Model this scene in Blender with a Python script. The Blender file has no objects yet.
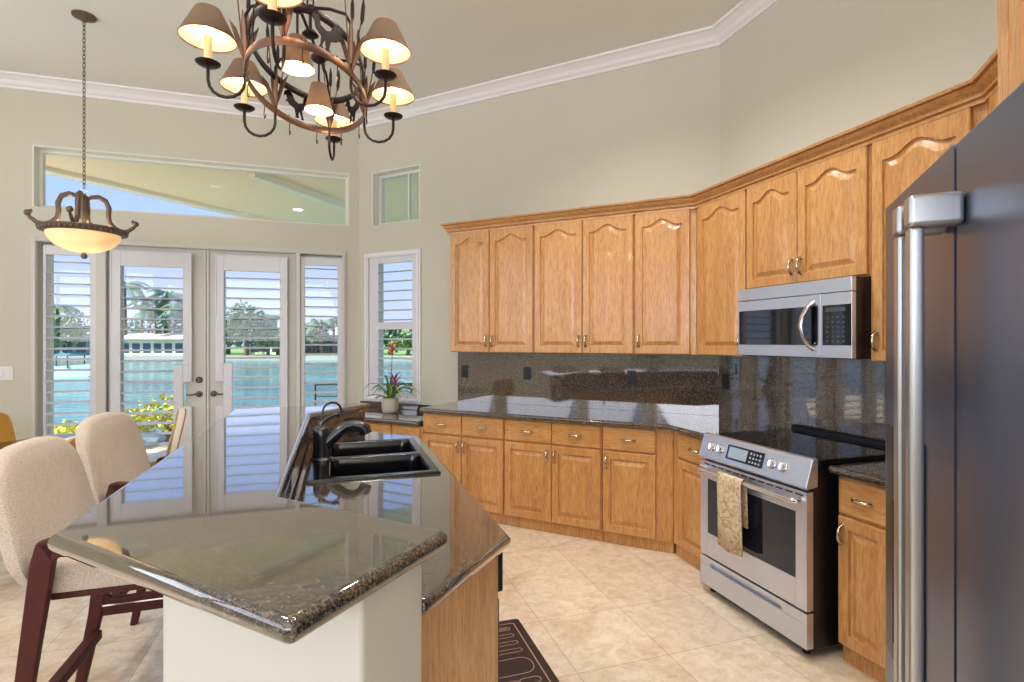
import bpy, bmesh, math, random
from mathutils import Vector, Matrix
R = math.radians
random.seed(7)
SC = bpy.context.scene
COL = SC.collection

# ------------------------------------------------------------------ camera, world, sun, fill lamps, exposure
cam = bpy.data.objects.new('camera', bpy.data.cameras.new('camera'))
COL.objects.link(cam)
cam.location = (0, 0, 1.48)
cam.rotation_euler = (R(90), 0, 0)
cam.data.sensor_width = 36
cam.data.lens = 540 / 1024 * 36
cam.data.clip_start = 0.02
cam.data.clip_end = 600
SC.camera = cam

SC.view_settings.view_transform = 'Standard'
SC.view_settings.look = 'None'
SC.view_settings.exposure = 0.42
SC.view_settings.gamma = 1
SC.view_settings.use_curve_mapping = False
SC.cycles.max_bounces = 10
SC.cycles.diffuse_bounces = 5
SC.cycles.glossy_bounces = 5
SC.cycles.transparent_max_bounces = 24
SC.cycles.caustics_reflective = False
SC.cycles.caustics_refractive = False
SC.cycles.sample_clamp_indirect = 6

world = bpy.data.worlds.new('sky')
SC.world = world
world.use_nodes = True
wn, wl = world.node_tree.nodes, world.node_tree.links
bg = wn['Background']
tc = wn.new('ShaderNodeTexCoord')
sep = wn.new('ShaderNodeSeparateXYZ')
wl.new(tc.outputs['Generated'], sep.inputs[0])
rmp = wn.new('ShaderNodeValToRGB')
rmp.color_ramp.elements[0].position = 0.0
rmp.color_ramp.elements[0].color = (0.60, 0.66, 0.92, 1)
rmp.color_ramp.elements[1].position = 0.75
rmp.color_ramp.elements[1].color = (0.16, 0.34, 0.85, 1)
e = rmp.color_ramp.elements.new(0.3)
e.color = (0.30, 0.50, 0.98, 1)
wl.new(sep.outputs['Z'], rmp.inputs[0])
wl.new(rmp.outputs[0], bg.inputs[0])
bg.inputs[1].default_value = 1.0

def lamp(name, kind, loc, rot, energy, color=(1, 1, 1), size=None, size_y=None, parent=None):
    d = bpy.data.lights.new(name, kind)
    d.energy = energy
    d.color = color
    if kind == 'AREA':
        d.shape = 'RECTANGLE'
        d.size = size
        d.size_y = size_y or size
    elif kind == 'POINT':
        d.shadow_soft_size = size or 0.03
    o = bpy.data.objects.new(name, d)
    COL.objects.link(o)
    o.location = loc
    o.rotation_euler = rot
    if parent: o.parent = parent
    return o

sun = lamp('sun', 'SUN', (-20, -8, 20), Vector((.86, .46, -.66)).to_track_quat('-Z', 'Y').to_euler(), 9.0, (1.0, 0.93, 0.84))
sun.data.angle = R(0.6)
# added fill lamps outside unseen openings behind the camera and in the left wall
for i, x in enumerate((-4.1, -1.75, .2)):
    lamp('added_fill', 'AREA', (x, -3.80, 2.3), (R(128), 0, 0), 55, (0.98, 0.99, 1.0), 2.1, 2.1)
for i, y in enumerate((-2.3, 0.1, 2.5)):
    lamp('added_fill', 'AREA', (-5.8, y, 2.3), (R(112), 0, R(-90)), 24, (0.98, 0.99, 1.0), 2.1, 2.1)

# ------------------------------------------------------------------ helpers
def srgb(r, g, b):
    f = lambda c: (c / 255 / 12.92) if c / 255 <= 0.04045 else ((c / 255 + 0.055) / 1.055) ** 2.4
    return (f(r), f(g), f(b), 1)

class Frame:
    def __init__(s, x, y, deg, z=0):
        s.o = Vector((x, y, z)); s.deg = deg
        s.m = Matrix.Translation(s.o) @ Matrix.Rotation(R(deg), 4, 'Z')
    def at(s, x, y, z=0): return s.m @ Vector((x, y, z))
    def sub(s, x, y, z=0):
        p = s.at(x, y, z); return Frame(p.x, p.y, s.deg, p.z)

WX, WY = 1.60, 4.15
FA = Frame(WX, WY, -26.9)                      # back wall with the long cabinet run
FB = Frame(WX, WY, -71.9)                      # range wall
pv = FA.at(-3.633, 0)
FC = Frame(pv.x, pv.y, 18.1)                   # wall with the french doors
pe = FB.at(2.10, 0)
FE = Frame(pe.x, pe.y, -113.4)                 # refrigerator wall
CEIL = 3.86

class MB:
    def __init__(s): s.bm = bmesh.new(); s.m = Matrix.Identity(4)
    def v(s, p): return s.bm.verts.new(s.m @ Vector(p))
    def box(s, x0, x1, y0, y1, z0, z1):
        vs = [s.v(p) for p in ((x0,y0,z0),(x1,y0,z0),(x1,y1,z0),(x0,y1,z0),(x0,y0,z1),(x1,y0,z1),(x1,y1,z1),(x0,y1,z1))]
        for f in ((0,3,2,1),(4,5,6,7),(0,1,5,4),(1,2,6,5),(2,3,7,6),(3,0,4,7)): s.bm.faces.new([vs[i] for i in f])
        return s
    def prism(s, pts, z0, z1):
        a = [s.v((p[0], p[1], z0)) for p in pts]; b = [s.v((p[0], p[1], z1)) for p in pts]
        n = len(pts)
        s.bm.faces.new(a); s.bm.faces.new(b)
        for i in range(n): s.bm.faces.new((a[i], a[(i+1)%n], b[(i+1)%n], b[i]))
        return s
    def prism_y(s, pts, y0, y1):                # outline in x,z
        a = [s.v((p[0], y0, p[1])) for p in pts]; b = [s.v((p[0], y1, p[1])) for p in pts]
        n = len(pts)
        s.bm.faces.new(a); s.bm.faces.new(b)
        for i in range(n): s.bm.faces.new((a[i], a[(i+1)%n], b[(i+1)%n], b[i]))
        return s
    def loops(s, ls, close=True, cap0=True, cap1=True):
        vl = [[s.v(p) for p in l] for l in ls]
        n = len(vl[0])
        for a, b in zip(vl, vl[1:]):
            for i in range(n if close else n - 1):
                j = (i + 1) % n
                s.bm.faces.new((a[i], a[j], b[j], b[i]))
        if cap0: s.bm.faces.new(vl[0][::-1])
        if cap1: s.bm.faces.new(vl[-1])
        return s
    def tube(s, path, r, n=8, cap=True, flat=1.0):
        P = [Vector(p) for p in path]
        rs = r if isinstance(r, (list, tuple)) else [r] * len(P)
        ls = []; up = None
        for i, p in enumerate(P):
            t = (P[min(i+1, len(P)-1)] - P[max(i-1, 0)]).normalized()
            if up is None:
                up = Vector((0, 0, 1)) if abs(t.z) < 0.9 else Vector((1, 0, 0))
            x = t.cross(up).normalized(); up = x.cross(t).normalized()
            ls.append([p + x * math.cos(2*math.pi*k/n) * rs[i] + up * math.sin(2*math.pi*k/n) * rs[i] * flat for k in range(n)])
        return s.loops(ls, True, cap, cap)
    def ring(s, c, rx, ry, r, z=None, n=48, m=6, wz=None):   # elliptical ring; wz: half height (flat band)
        ls = []
        for i in range(n):
            a = 2*math.pi*i/n; ca, sa = math.cos(a), math.sin(a)
            l = []
            for k in range(m):
                b = 2*math.pi*(k+0.5)/m
                l.append((c[0] + (rx + r*math.cos(b))*ca, c[1] + (ry + r*math.cos(b))*sa, c[2] + (wz or r)*math.sin(b)))
            ls.append(l)
        vl = [[s.v(p) for p in l] for l in ls]
        for i in range(n):
            a, b = vl[i], vl[(i+1)%n]
            for k in range(m): s.bm.faces.new((a[k], b[k], b[(k+1)%m], a[(k+1)%m]))
        return s
    def lathe(s, prof, c=(0,0,0), n=28, cap0=True, cap1=True):
        ls = [[(c[0]+r*math.cos(2*math.pi*k/n), c[1]+r*math.sin(2*math.pi*k/n), c[2]+z) for k in range(n)] for r, z in prof]
        return s.loops(ls, True, cap0, cap1)
    def ball(s, c, rx, ry=None, rz=None, n=12):
        ry = ry or rx; rz = rz or rx
        prof = [(math.sin(math.pi*i/n), -math.cos(math.pi*i/n)) for i in range(1, n)]
        ls = [[(c[0]+rx*a*math.cos(2*math.pi*k/14), c[1]+ry*a*math.sin(2*math.pi*k/14), c[2]+rz*b) for k in range(14)] for a, b in prof]
        return s.loops(ls)
    def quad(s, a, b, c, d):
        s.bm.faces.new([s.v(p) for p in (a, b, c, d)]); return s
    def build(s, name, mat, parent=None, bevel=0, segs=2, smooth=False, loc=None, fr=None, subdiv=0, angle=35, out=None):
        bmesh.ops.recalc_face_normals(s.bm, faces=s.bm.faces[:])
        if out:
            s.bm.faces.ensure_lookup_table(); f_ = s.bm.faces[0]; c_ = f_.calc_center_median()
            if f_.normal.x*(c_.x-out[0]) + f_.normal.y*(c_.y-out[1]) < 0: bmesh.ops.reverse_faces(s.bm, faces=s.bm.faces[:])
        me = bpy.data.meshes.new(name); s.bm.to_mesh(me); s.bm.free()
        me.materials.append(mat)
        o = bpy.data.objects.new(name, me); COL.objects.link(o)
        if parent: o.parent = parent
        if fr: o.matrix_world = fr.m
        if loc: o.location = loc
        if subdiv:
            q = o.modifiers.new('sub', 'SUBSURF'); q.levels = q.render_levels = subdiv; smooth = True
        if bevel:
            b = o.modifiers.new('bev', 'BEVEL'); b.width = bevel; b.segments = segs; b.limit_method = 'ANGLE'; b.angle_limit = R(angle)
        if smooth or bevel:
            for p in me.polygons: p.use_smooth = True
            if not subdiv:
                w = o.modifiers.new('wn', 'WEIGHTED_NORMAL'); w.keep_sharp = True
                if smooth: 
                    import numpy as np
                    me.set_sharp_from_angle(angle=R(50))
        return o

def tag(o, label=None, cat=None, group=None, kind=None):
    if label: o['label'] = label
    if cat: o['category'] = cat
    if group: o['group'] = group
    if kind: o['kind'] = kind
    return o

def thing(name, label, cat, fr=None, loc=None, rotz=0, group=None):
    o = bpy.data.objects.new(name, None); COL.objects.link(o)
    o.empty_display_size = 0.05
    if fr: o.matrix_world = fr.m
    else: o.location = loc; o.rotation_euler = (0, 0, R(rotz))
    return tag(o, label, cat, group)

def copy_tree(o, parent=None):
    c = o.copy(); COL.objects.link(c)
    c.parent = parent
    for ch in o.children: copy_tree(ch, c)
    return c

# ------------------------------------------------------------------ materials
def mat(name, color, rough=0.5, metal=0.0, spec=0.5, coat=0.0, emit=None, estr=0, trans=0, sheen=0):
    m = bpy.data.materials.new(name); m.use_nodes = True
    b = m.node_tree.nodes['Principled BSDF']
    b.inputs['Base Color'].default_value = color
    b.inputs['Roughness'].default_value = rough
    b.inputs['Metallic'].default_value = metal
    b.inputs['Specular IOR Level'].default_value = spec
    b.inputs['Coat Weight'].default_value = coat
    b.inputs['Coat Roughness'].default_value = 0.08
    b.inputs['Sheen Weight'].default_value = sheen
    if emit:
        b.inputs['Emission Color'].default_value = emit; b.inputs['Emission Strength'].default_value = estr
    return m
def nt(m): return m.node_tree.nodes, m.node_tree.links, m.node_tree.nodes['Principled BSDF']
def coords(m, scale=(1,1,1), rot=(0,0,0), kind='Object'):
    n, l, b = nt(m)
    t = n.new('ShaderNodeTexCoord'); mp = n.new('ShaderNodeMapping')
    mp.inputs['Scale'].default_value = scale; mp.inputs['Rotation'].default_value = rot
    l.new(t.outputs[kind], mp.inputs[0]); return mp.outputs[0]
def geo_coords(m, scale=(1,1,1), rot=(0,0,0)):
    n, l, b = nt(m)
    t = n.new('ShaderNodeNewGeometry'); mp = n.new('ShaderNodeMapping')
    mp.inputs['Scale'].default_value = scale; mp.inputs['Rotation'].default_value = rot
    l.new(t.outputs['Position'], mp.inputs[0]); return mp.outputs[0]
def noise(m, vec, scale, detail=4, rough=0.55, dist=0):
    n, l, b = nt(m); t = n.new('ShaderNodeTexNoise')
    t.inputs['Scale'].default_value = scale; t.inputs['Detail'].default_value = detail
    t.inputs['Roughness'].default_value = rough; t.inputs['Distortion'].default_value = dist
    l.new(vec, t.inputs['Vector']); return t.outputs['Fac']
def ramp(m, fac, stops, interp='LINEAR'):
    n, l, b = nt(m); r = n.new('ShaderNodeValToRGB'); r.color_ramp.interpolation = interp
    els = r.color_ramp.elements
    while len(els) < len(stops): els.new(0.5)
    for e_, (p, c) in zip(els, stops): e_.position = p; e_.color = c
    l.new(fac, r.inputs[0]); return r.outputs[0]
def mixc(m, a, b_, fac, mode='MIX'):
    n, l, b = nt(m); x = n.new('ShaderNodeMix'); x.data_type = 'RGBA'; x.blend_type = mode
    for s, v in ((0, fac), (6, a), (7, b_)):
        if hasattr(v, 'links'): l.new(v, x.inputs[s])
        else: x.inputs[s].default_value = v
    return x.outputs[2]
def bump(m, h, strength=0.2, dist=0.01):
    n, l, b = nt(m); x = n.new('ShaderNodeBump'); x.inputs['Strength'].default_value = strength; x.inputs['Distance'].default_value = dist
    l.new(h, x.inputs['Height']); l.new(x.outputs[0], b.inputs['Normal'])
def setc(m, out): n, l, b = nt(m); l.new(out, b.inputs['Base Color'])

def painted(name, c, bs=0.25):
    m = mat(name, c, 0.7, spec=0.3)
    v = geo_coords(m); h = noise(m, v, 55, 3, 0.6); bump(m, h, bs, 0.006)
    return m
M = {}
M['wall'] = painted('wall_paint', srgb(203, 200, 184))
M['ceiling'] = painted('ceiling_paint', srgb(228, 229, 224))
M['trim'] = mat('white_trim_paint', srgb(232, 231, 232), 0.35)
M['door'] = mat('door_paint', srgb(205, 202, 194), 0.4)
M['shutter'] = mat('shutter_paint', srgb(216, 216, 220), 0.35)
M['vinyl'] = mat('window_frame_paint', srgb(226, 225, 214), 0.4)

def oak(name, lo, hi, dark, horizontal=False, rough=0.3):
    m = mat(name, hi, rough, coat=0.25)
    n, l, b = nt(m)
    v = coords(m, (7, 7, 0.9) if not horizontal else (0.9, 7, 7))
    oi = n.new('ShaderNodeObjectInfo'); ad = n.new('ShaderNodeVectorMath'); ad.operation = 'ADD'
    sc = n.new('ShaderNodeVectorMath'); sc.operation = 'SCALE'; sc.inputs['Scale'].default_value = 31
    cm = n.new('ShaderNodeCombineXYZ')
    l.new(oi.outputs['Random'], cm.inputs[0]); l.new(oi.outputs['Random'], cm.inputs[2]); l.new(cm.outputs[0], sc.inputs[0])
    l.new(v, ad.inputs[0]); l.new(sc.outputs[0], ad.inputs[1]); v = ad.outputs[0]
    g = noise(m, v, 1.6, 3, 0.5, 1.2)
    c1 = ramp(m, g, [(0.3, lo), (0.6, hi), (1.0, hi)])
    f = noise(m, v, 14, 5, 0.7)
    c2 = ramp(m, f, [(0.36, dark), (0.56, (1,1,1,1)), (1, (1,1,1,1))])
    setc(m, mixc(m, c1, c2, 0.5, 'MULTIPLY'))
    bump(m, f, 0.08, 0.002)
    return m
M['oak'] = oak('golden_oak', srgb(192, 138, 80), srgb(207, 157, 98), srgb(176, 130, 88))
M['oak_h'] = oak('golden_oak_horizontal', srgb(192, 138, 80), srgb(207, 157, 98), srgb(176, 130, 88), True)
M['oak_dark'] = oak('oak_shadowline', srgb(140, 82, 38), srgb(160, 98, 48), srgb(110, 70, 40))

def granite(name, rough=0.05, warm=1.0, lift=1.0, scale=215):
    m = mat(name, (0.05, 0.04, 0.03, 1), rough, spec=0.7, coat=1.0)
    m.node_tree.nodes['Principled BSDF'].inputs['Coat IOR'].default_value = 1.5
    m.node_tree.nodes['Principled BSDF'].inputs['Coat Roughness'].default_value = 0.03
    n, l, b = nt(m)
    v = geo_coords(m)
    def vor(s):
        t = n.new('ShaderNodeTexVoronoi'); t.inputs['Scale'].default_value = s; l.new(v, t.inputs['Vector'])
        sx = n.new('ShaderNodeSeparateColor'); l.new(t.outputs['Color'], sx.inputs[0]); return sx.outputs[0]
    L = lambda r, g, bb: tuple(min(1, x * lift) for x in srgb(r, g, bb)[:3]) + (1,)
    c1 = ramp(m, vor(scale), [(0.0, L(22, 20, 20)), (0.34, L(52, 44, 38)), (0.55, L(92, 76, 62)), (0.72, L(44, 40, 38)), (0.86, L(104, 92, 80))], 'CONSTANT')
    c2 = ramp(m, vor(scale * 2.6), [(0.0, L(30, 28, 28)), (0.5, L(96, 82, 70)), (0.85, L(136, 124, 112))], 'CONSTANT')
    setc(m, mixc(m, c1, c2, 0.3))
    return m
M['granite'] = granite('brown_granite_counter')
M['granite_wall'] = granite('brown_granite_backsplash', 0.06, lift=1.9)
M['granite_wall'].node_tree.nodes['Principled BSDF'].inputs['Coat IOR'].default_value = 1.75

def travertine():
    m = mat('travertine_tile', (1,1,1,1), 0.16, spec=0.5)
    n, l, b = nt(m)
    v = geo_coords(m, (1, 1, 1), (0, 0, R(-18.1)))
    off = n.new('ShaderNodeVectorMath'); off.operation = 'ADD'; off.inputs[1].default_value = (-1.495 + 10*0.47, -3.134 + 20*0.47, 0)
    l.new(v, off.inputs[0])
    br = n.new('ShaderNodeTexBrick'); br.offset = 0; br.squash = 1
    br.inputs['Scale'].default_value = 1; br.inputs['Brick Width'].default_value = 0.47; br.inputs['Row Height'].default_value = 0.47
    br.inputs['Mortar Size'].default_value = 0.0028; br.inputs['Mortar Smooth'].default_value = 0.3
    br.inputs['Color1'].default_value = srgb(234, 222, 205); br.inputs['Color2'].default_value = srgb(225, 211, 192)
    br.inputs['Mortar'].default_value = srgb(204, 184, 158)
    l.new(off.outputs[0], br.inputs['Vector'])
    f1 = noise(m, v, 3.2, 8, 0.62, 1.2); f2 = noise(m, v, 16, 6, 0.7, 0.6)
    c1 = ramp(m, f1, [(0.3, srgb(232, 218, 200)), (0.5, (1,1,1,1)), (0.7, srgb(242, 234, 222))])
    c2 = ramp(m, f2, [(0.35, srgb(214, 198, 180)), (0.6, (1,1,1,1))])
    c = mixc(m, br.outputs['Color'], c1, 0.8, 'MULTIPLY'); c = mixc(m, c, c2, 0.5, 'MULTIPLY')
    setc(m, c); bump(m, br.outputs['Fac'], -0.15, 0.002)
    rr = ramp(m, f2, [(0.3, (0.22,)*3+(1,)), (0.7, (0.12,)*3+(1,))]); l.new(rr, b.inputs['Roughness'])
    return m
M['floor'] = travertine()

def brushed(name, c, rough, vertical=True, metal=1.0):
    m = mat(name, c, rough, metal)
    v = coords(m, (1, 1, 260) if not vertical else (260, 260, 1))
    f = noise(m, v, 9, 2, 0.5); n, l, b = nt(m)
    rr = ramp(m, f, [(0.3, (rough*0.93,)*3+(1,)), (0.7, (rough*1.07,)*3+(1,))]); l.new(rr, b.inputs['Roughness'])
    return m
M['steel'] = brushed('brushed_stainless_steel', srgb(214, 220, 234), 0.32, False, 0.9)
M['handle_steel'] = brushed('grey_handle_steel', srgb(178, 178, 176), 0.3, True, 0.9)
M['steel_bright'] = mat('polished_steel', srgb(225, 225, 228), 0.15, 1.0)
M['fridge'] = brushed('dark_stainless_steel', srgb(108, 116, 138), 0.33, True, 0.85)
M['fridge_side'] = mat('dark_grey_enamel', srgb(52, 54, 60), 0.4)
M['nickel'] = mat('satin_nickel', srgb(205, 190, 165), 0.22, 1.0)
M['black_plastic'] = mat('black_plastic', srgb(22, 22, 24), 0.3)
M['black_glass'] = mat('black_glass', srgb(12, 13, 16), 0.04, spec=0.8)
M['oven_glass'] = mat('oven_glass', srgb(26, 28, 38), 0.06, spec=0.7)
M['sink'] = mat('black_composite_sink', srgb(9, 9, 11), 0.15, spec=0.6)
M['faucet'] = mat('black_faucet_metal', srgb(24, 24, 28), 0.22, spec=0.7)
M['lcd'] = mat('display_glass', srgb(150, 165, 180), 0.15)
M['key'] = mat('keypad_print', srgb(150, 155, 160), 0.4)

def fabric(name, c, s=260, b1=0.35):
    m = mat(name, c, 0.9, spec=0.15, sheen=0.3)
    v = coords(m); f = noise(m, v, s, 2, 0.7); f2 = noise(m, v, 40, 4, 0.7)
    d = tuple(x*0.72 for x in c[:3]) + (1,)
    h = tuple(min(1, x*1.12) for x in c[:3]) + (1,)
    setc(m, mixc(m, ramp(m, f, [(0.35, d), (0.62, h)]), ramp(m, f2, [(0.3, (0.86, 0.84, 0.8, 1)), (0.6, (1,1,1,1))]), 0.6, 'MULTIPLY'))
    bump(m, f, b1, 0.003)
    return m
M['tweed'] = fabric('cream_tweed', srgb(194, 180, 166))
M['cream'] = fabric('cream_upholstery', srgb(225, 218, 205), 300)
M['mustard'] = fabric('mustard_upholstery', srgb(192, 142, 58), 300)
M['mahogany'] = mat('dark_mahogany', srgb(70, 24, 20), 0.5, spec=0.3)
def towelm():
    m = mat('patterned_towel', srgb(190, 165, 130), 0.95, spec=0.1)
    v = coords(m); f = noise(m, v, 22, 4, 0.6, 2.0)
    setc(m, ramp(m, f, [(0.3, srgb(150, 122, 90)), (0.45, srgb(196, 172, 138)), (0.55, srgb(222, 206, 180)), (0.7, srgb(160, 128, 88))]))
    bump(m, noise(m, v, 300, 2), 0.5, 0.004); return m
M['towel'] = towelm()
M['rubber'] = mat('dark_brown_rubber', srgb(44, 28, 26), 0.6)
M['mat_print'] = mat('tan_mat_print', srgb(168, 140, 122), 0.8)
M['iron'] = mat('dark_bronze_iron', srgb(50, 38, 36), 0.35, 0.7)
M['copper'] = mat('aged_copper', srgb(112, 82, 66), 0.38, 0.75)
M['bronze'] = mat('antique_bronze', srgb(108, 92, 80), 0.45, 0.55)
M['candle'] = mat('ivory_candle_sleeve', srgb(236, 205, 160), 0.5, emit=srgb(255, 200, 130), estr=0.15)
M['bulb'] = mat('lit_bulb', (1, 0.8, 0.5, 1), 0.3, emit=(1, 0.78, 0.5, 1), estr=14)

def shadem():
    m = bpy.data.materials.new('tan_lamp_shade'); m.use_nodes = True
    n, l = m.node_tree.nodes, m.node_tree.links; n.remove(n['Principled BSDF'])
    out = n['Material Output']
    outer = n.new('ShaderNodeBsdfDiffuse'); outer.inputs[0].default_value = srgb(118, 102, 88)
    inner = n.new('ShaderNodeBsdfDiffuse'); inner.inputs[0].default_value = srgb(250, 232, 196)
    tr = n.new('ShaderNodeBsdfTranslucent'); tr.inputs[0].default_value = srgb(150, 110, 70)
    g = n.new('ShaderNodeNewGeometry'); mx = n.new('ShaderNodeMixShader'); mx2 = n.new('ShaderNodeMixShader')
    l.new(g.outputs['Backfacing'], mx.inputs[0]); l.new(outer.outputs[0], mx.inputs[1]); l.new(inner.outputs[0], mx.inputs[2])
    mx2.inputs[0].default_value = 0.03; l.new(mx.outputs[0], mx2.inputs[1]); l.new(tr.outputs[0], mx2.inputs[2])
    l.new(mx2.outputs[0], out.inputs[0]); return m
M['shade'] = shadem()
def alabaster():
    m = bpy.data.materials.new('alabaster_glass'); m.use_nodes = True
    n, l = m.node_tree.nodes, m.node_tree.links; p = n['Principled BSDF']
    p.inputs['Base Color'].default_value = srgb(250, 232, 200); p.inputs['Roughness'].default_value = 0.25
    tr = n.new('ShaderNodeBsdfTranslucent'); tr.inputs[0].default_value = srgb(250, 240, 222)
    mx = n.new('ShaderNodeMixShader'); mx.inputs[0].default_value = 0.55
    l.new(p.outputs[0], mx.inputs[1]); l.new(tr.outputs[0], mx.inputs[2]); l.new(mx.outputs[0], n['Material Output'].inputs[0])
    return m
M['alabaster'] = alabaster()
def glassm(name='clear_glass', tint=(0.97, 0.98, 0.97, 1), k=0.025):
    m = bpy.data.materials.new(name); m.use_nodes = True
    n, l = m.node_tree.nodes, m.node_tree.links; n.remove(n['Principled BSDF'])
    t = n.new('ShaderNodeBsdfTransparent'); t.inputs[0].default_value = tint
    g = n.new('ShaderNodeBsdfGlossy'); g.inputs['Roughness'].default_value = 0.02
    mx = n.new('ShaderNodeMixShader'); mx.inputs[0].default_value = k
    l.new(t.outputs[0], mx.inputs[1]); l.new(g.outputs[0], mx.inputs[2]); l.new(mx.outputs[0], n['Material Output'].inputs[0])
    return m
M['glass'] = glassm()
M['table_glass'] = glassm('grey_table_glass', (0.6, 0.68, 0.68, 1), 0.3)
# outdoors
M['concrete'] = painted('patio_concrete', srgb(236, 224, 200))
M['soffit'] = painted('patio_soffit_paint', srgb(255, 228, 186))
M['fascia'] = mat('fascia_paint', srgb(248, 236, 212), 0.5)
def waterm():
    m = mat('lagoon_water',  srgb(40, 110, 112), 0.08, spec=0.5)
    v = geo_coords(m, (0.25, 1, 1)); f = noise(m, v, 1.6, 5, 0.6); f2 = noise(m, v, 0.12, 3, 0.6)
    setc(m, ramp(m, f2, [(0.35, srgb(14, 76, 86)), (0.6, srgb(84, 158, 150))]))
    bump(m, f, 0.5, 0.15); return m
M['water'] = waterm()
def leafm(name, a, b_):
    m = mat(name, a, 0.6); v = geo_coords(m); f = noise(m, v, 1.3, 3)
    setc(m, ramp(m, f, [(0.35, a), (0.65, b_)])); return m
M['leaf_dark'] = leafm('dark_green_leaves', srgb(52, 92, 66), srgb(92, 132, 84))
M['leaf_mid'] = leafm('green_leaves', srgb(82, 122, 78), srgb(132, 160, 92))
M['leaf_light'] = leafm('yellow_green_leaves', srgb(150, 170, 60), srgb(222, 208, 80))
M['palm'] = leafm('palm_fronds', srgb(60, 104, 92), srgb(110, 146, 110))
M['bark'] = mat('grey_bark', srgb(120, 106, 92), 0.9)
M['lawn'] = leafm('lawn_grass', srgb(110, 150, 66), srgb(150, 184, 84))
M['seawall'] = mat('seawall_concrete', srgb(170, 172, 168), 0.8)
M['house'] = mat('white_stucco', srgb(226, 230, 232), 0.8)
M['house_blue'] = mat('blue_grey_stucco', srgb(132, 158, 180), 0.8)
M['roof'] = mat('pale_roof_tiles', srgb(206, 204, 200), 0.8)
M['far_window'] = mat('dark_window_glass', srgb(40, 70, 96), 0.1)
M['rail'] = mat('dark_railing_paint', srgb(40, 56, 62), 0.5)
M['hull'] = mat('boat_gelcoat', srgb(226, 236, 238), 0.2)
M['teal'] = mat('teal_canvas', srgb(50, 140, 150), 0.7)
M['pot'] = mat('speckled_clay_pot', srgb(196, 184, 168), 0.7)
M['soil'] = mat('potting_soil', srgb(50, 38, 30), 0.95)
M['leafp'] = leafm('bromeliad_leaves', srgb(70, 112, 56), srgb(140, 164, 84))
M['orange'] = mat('coral_bract', srgb(206, 92, 66), 0.5)
M['purple'] = mat('magenta_bract', srgb(176, 50, 140), 0.5)

# ------------------------------------------------------------------ room shell
def wall(name, fr, x0, x1, z0, z1, holes=(), t=0.2, m=None):
    xs = sorted({x0, x1, *[h[0] for h in holes], *[h[1] for h in holes]})
    zs = sorted({z0, z1, *[h[2] for h in holes], *[h[3] for h in holes]})
    solid = lambda i, j: 0 <= i < len(xs)-1 and 0 <= j < len(zs)-1 and not any(
        h[0] < (xs[i]+xs[i+1])/2 < h[1] and h[2] < (zs[j]+zs[j+1])/2 < h[3] for h in holes)
    b = MB()
    for i in range(len(xs)-1):
        for j in range(len(zs)-1):
            if not solid(i, j): continue
            a, c, d, e_ = xs[i], xs[i+1], zs[j], zs[j+1]
            b.quad((a,0,d),(c,0,d),(c,0,e_),(a,0,e_)); b.quad((a,t,d),(c,t,d),(c,t,e_),(a,t,e_))
            if not solid(i-1,j): b.quad((a,0,d),(a,t,d),(a,t,e_),(a,0,e_))
            if not solid(i+1,j): b.quad((c,0,d),(c,t,d),(c,t,e_),(c,0,e_))
            if not solid(i,j-1): b.quad((a,0,d),(a,t,d),(c,t,d),(c,0,d))
            if not solid(i,j+1): b.quad((a,0,e_),(a,t,e_),(c,t,e_),(c,0,e_))
    bmesh.ops.remove_doubles(b.bm, verts=b.bm.verts[:], dist=1e-5)
    return tag(b.build(name, m or M['wall'], fr=fr), kind='structure')

CL = -3.9                                       # left end of the french door wall
pl = FC.at(CL, 0)
LX = pl.x
wall('wall_back', FA, -3.633-.08, .08, 0, CEIL, [(-3.50,-2.86,.86,2.37), (-3.455,-2.832,2.70,3.26)])
wall('wall_range', FB, -.08, 2.10+.07, 0, CEIL)
wall('wall_doors', FC, CL-.06, .08, 0, CEIL, [(-2.82,-.16,0,2.395), (-2.861,-.104,2.706,3.265)])
wall('wall_refrigerator', FE, -.07, 2.45, 0, CEIL)
pE = FE.at(2.45, 0)
FR = Frame(pE.x, pE.y, -90)
wall('wall_right', FR, -.1, pE.y+3.5, 0, CEIL)
FL = Frame(LX, -3.5, 90)
LL = pl.y + 3.5
wall('wall_left', FL, -.1, LL+.05, 0, CEIL, [(1.2-1.05,1.2+1.05,1.25,3.35), (3.6-1.05,3.6+1.05,1.25,3.35), (6.0-1.05,6.0+1.05,1.25,3.35)])
FK = Frame(pE.x, -3.5, 180)
KW = pE.x - LX
kh = [(pE.x-x-1.05, pE.x-x+1.05, 1.25, 3.35) for x in (.2, -1.75, -4.1)]
wall('wall_behind', FK, -.1, KW+.1, 0, CEIL, kh)
outline = [(pv.x, pv.y), (WX, WY), (pe.x, pe.y), (pE.x, pE.y), (pE.x, -3.5), (LX, -3.5), (pl.x, pl.y)]
b = MB(); b.prism(outline, -.12, 0); tag(b.build('floor', M['floor']), kind='structure')
big = [(p[0]*1.0 + (0.25 if p[0] > 0 else -0.25), p[1] + (0.25 if p[1] > 0 else -0.25)) for p in outline]
b = MB(); b.prism(big, CEIL, CEIL+.15); tag(b.build('ceiling', M['ceiling']), kind='structure')

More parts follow.
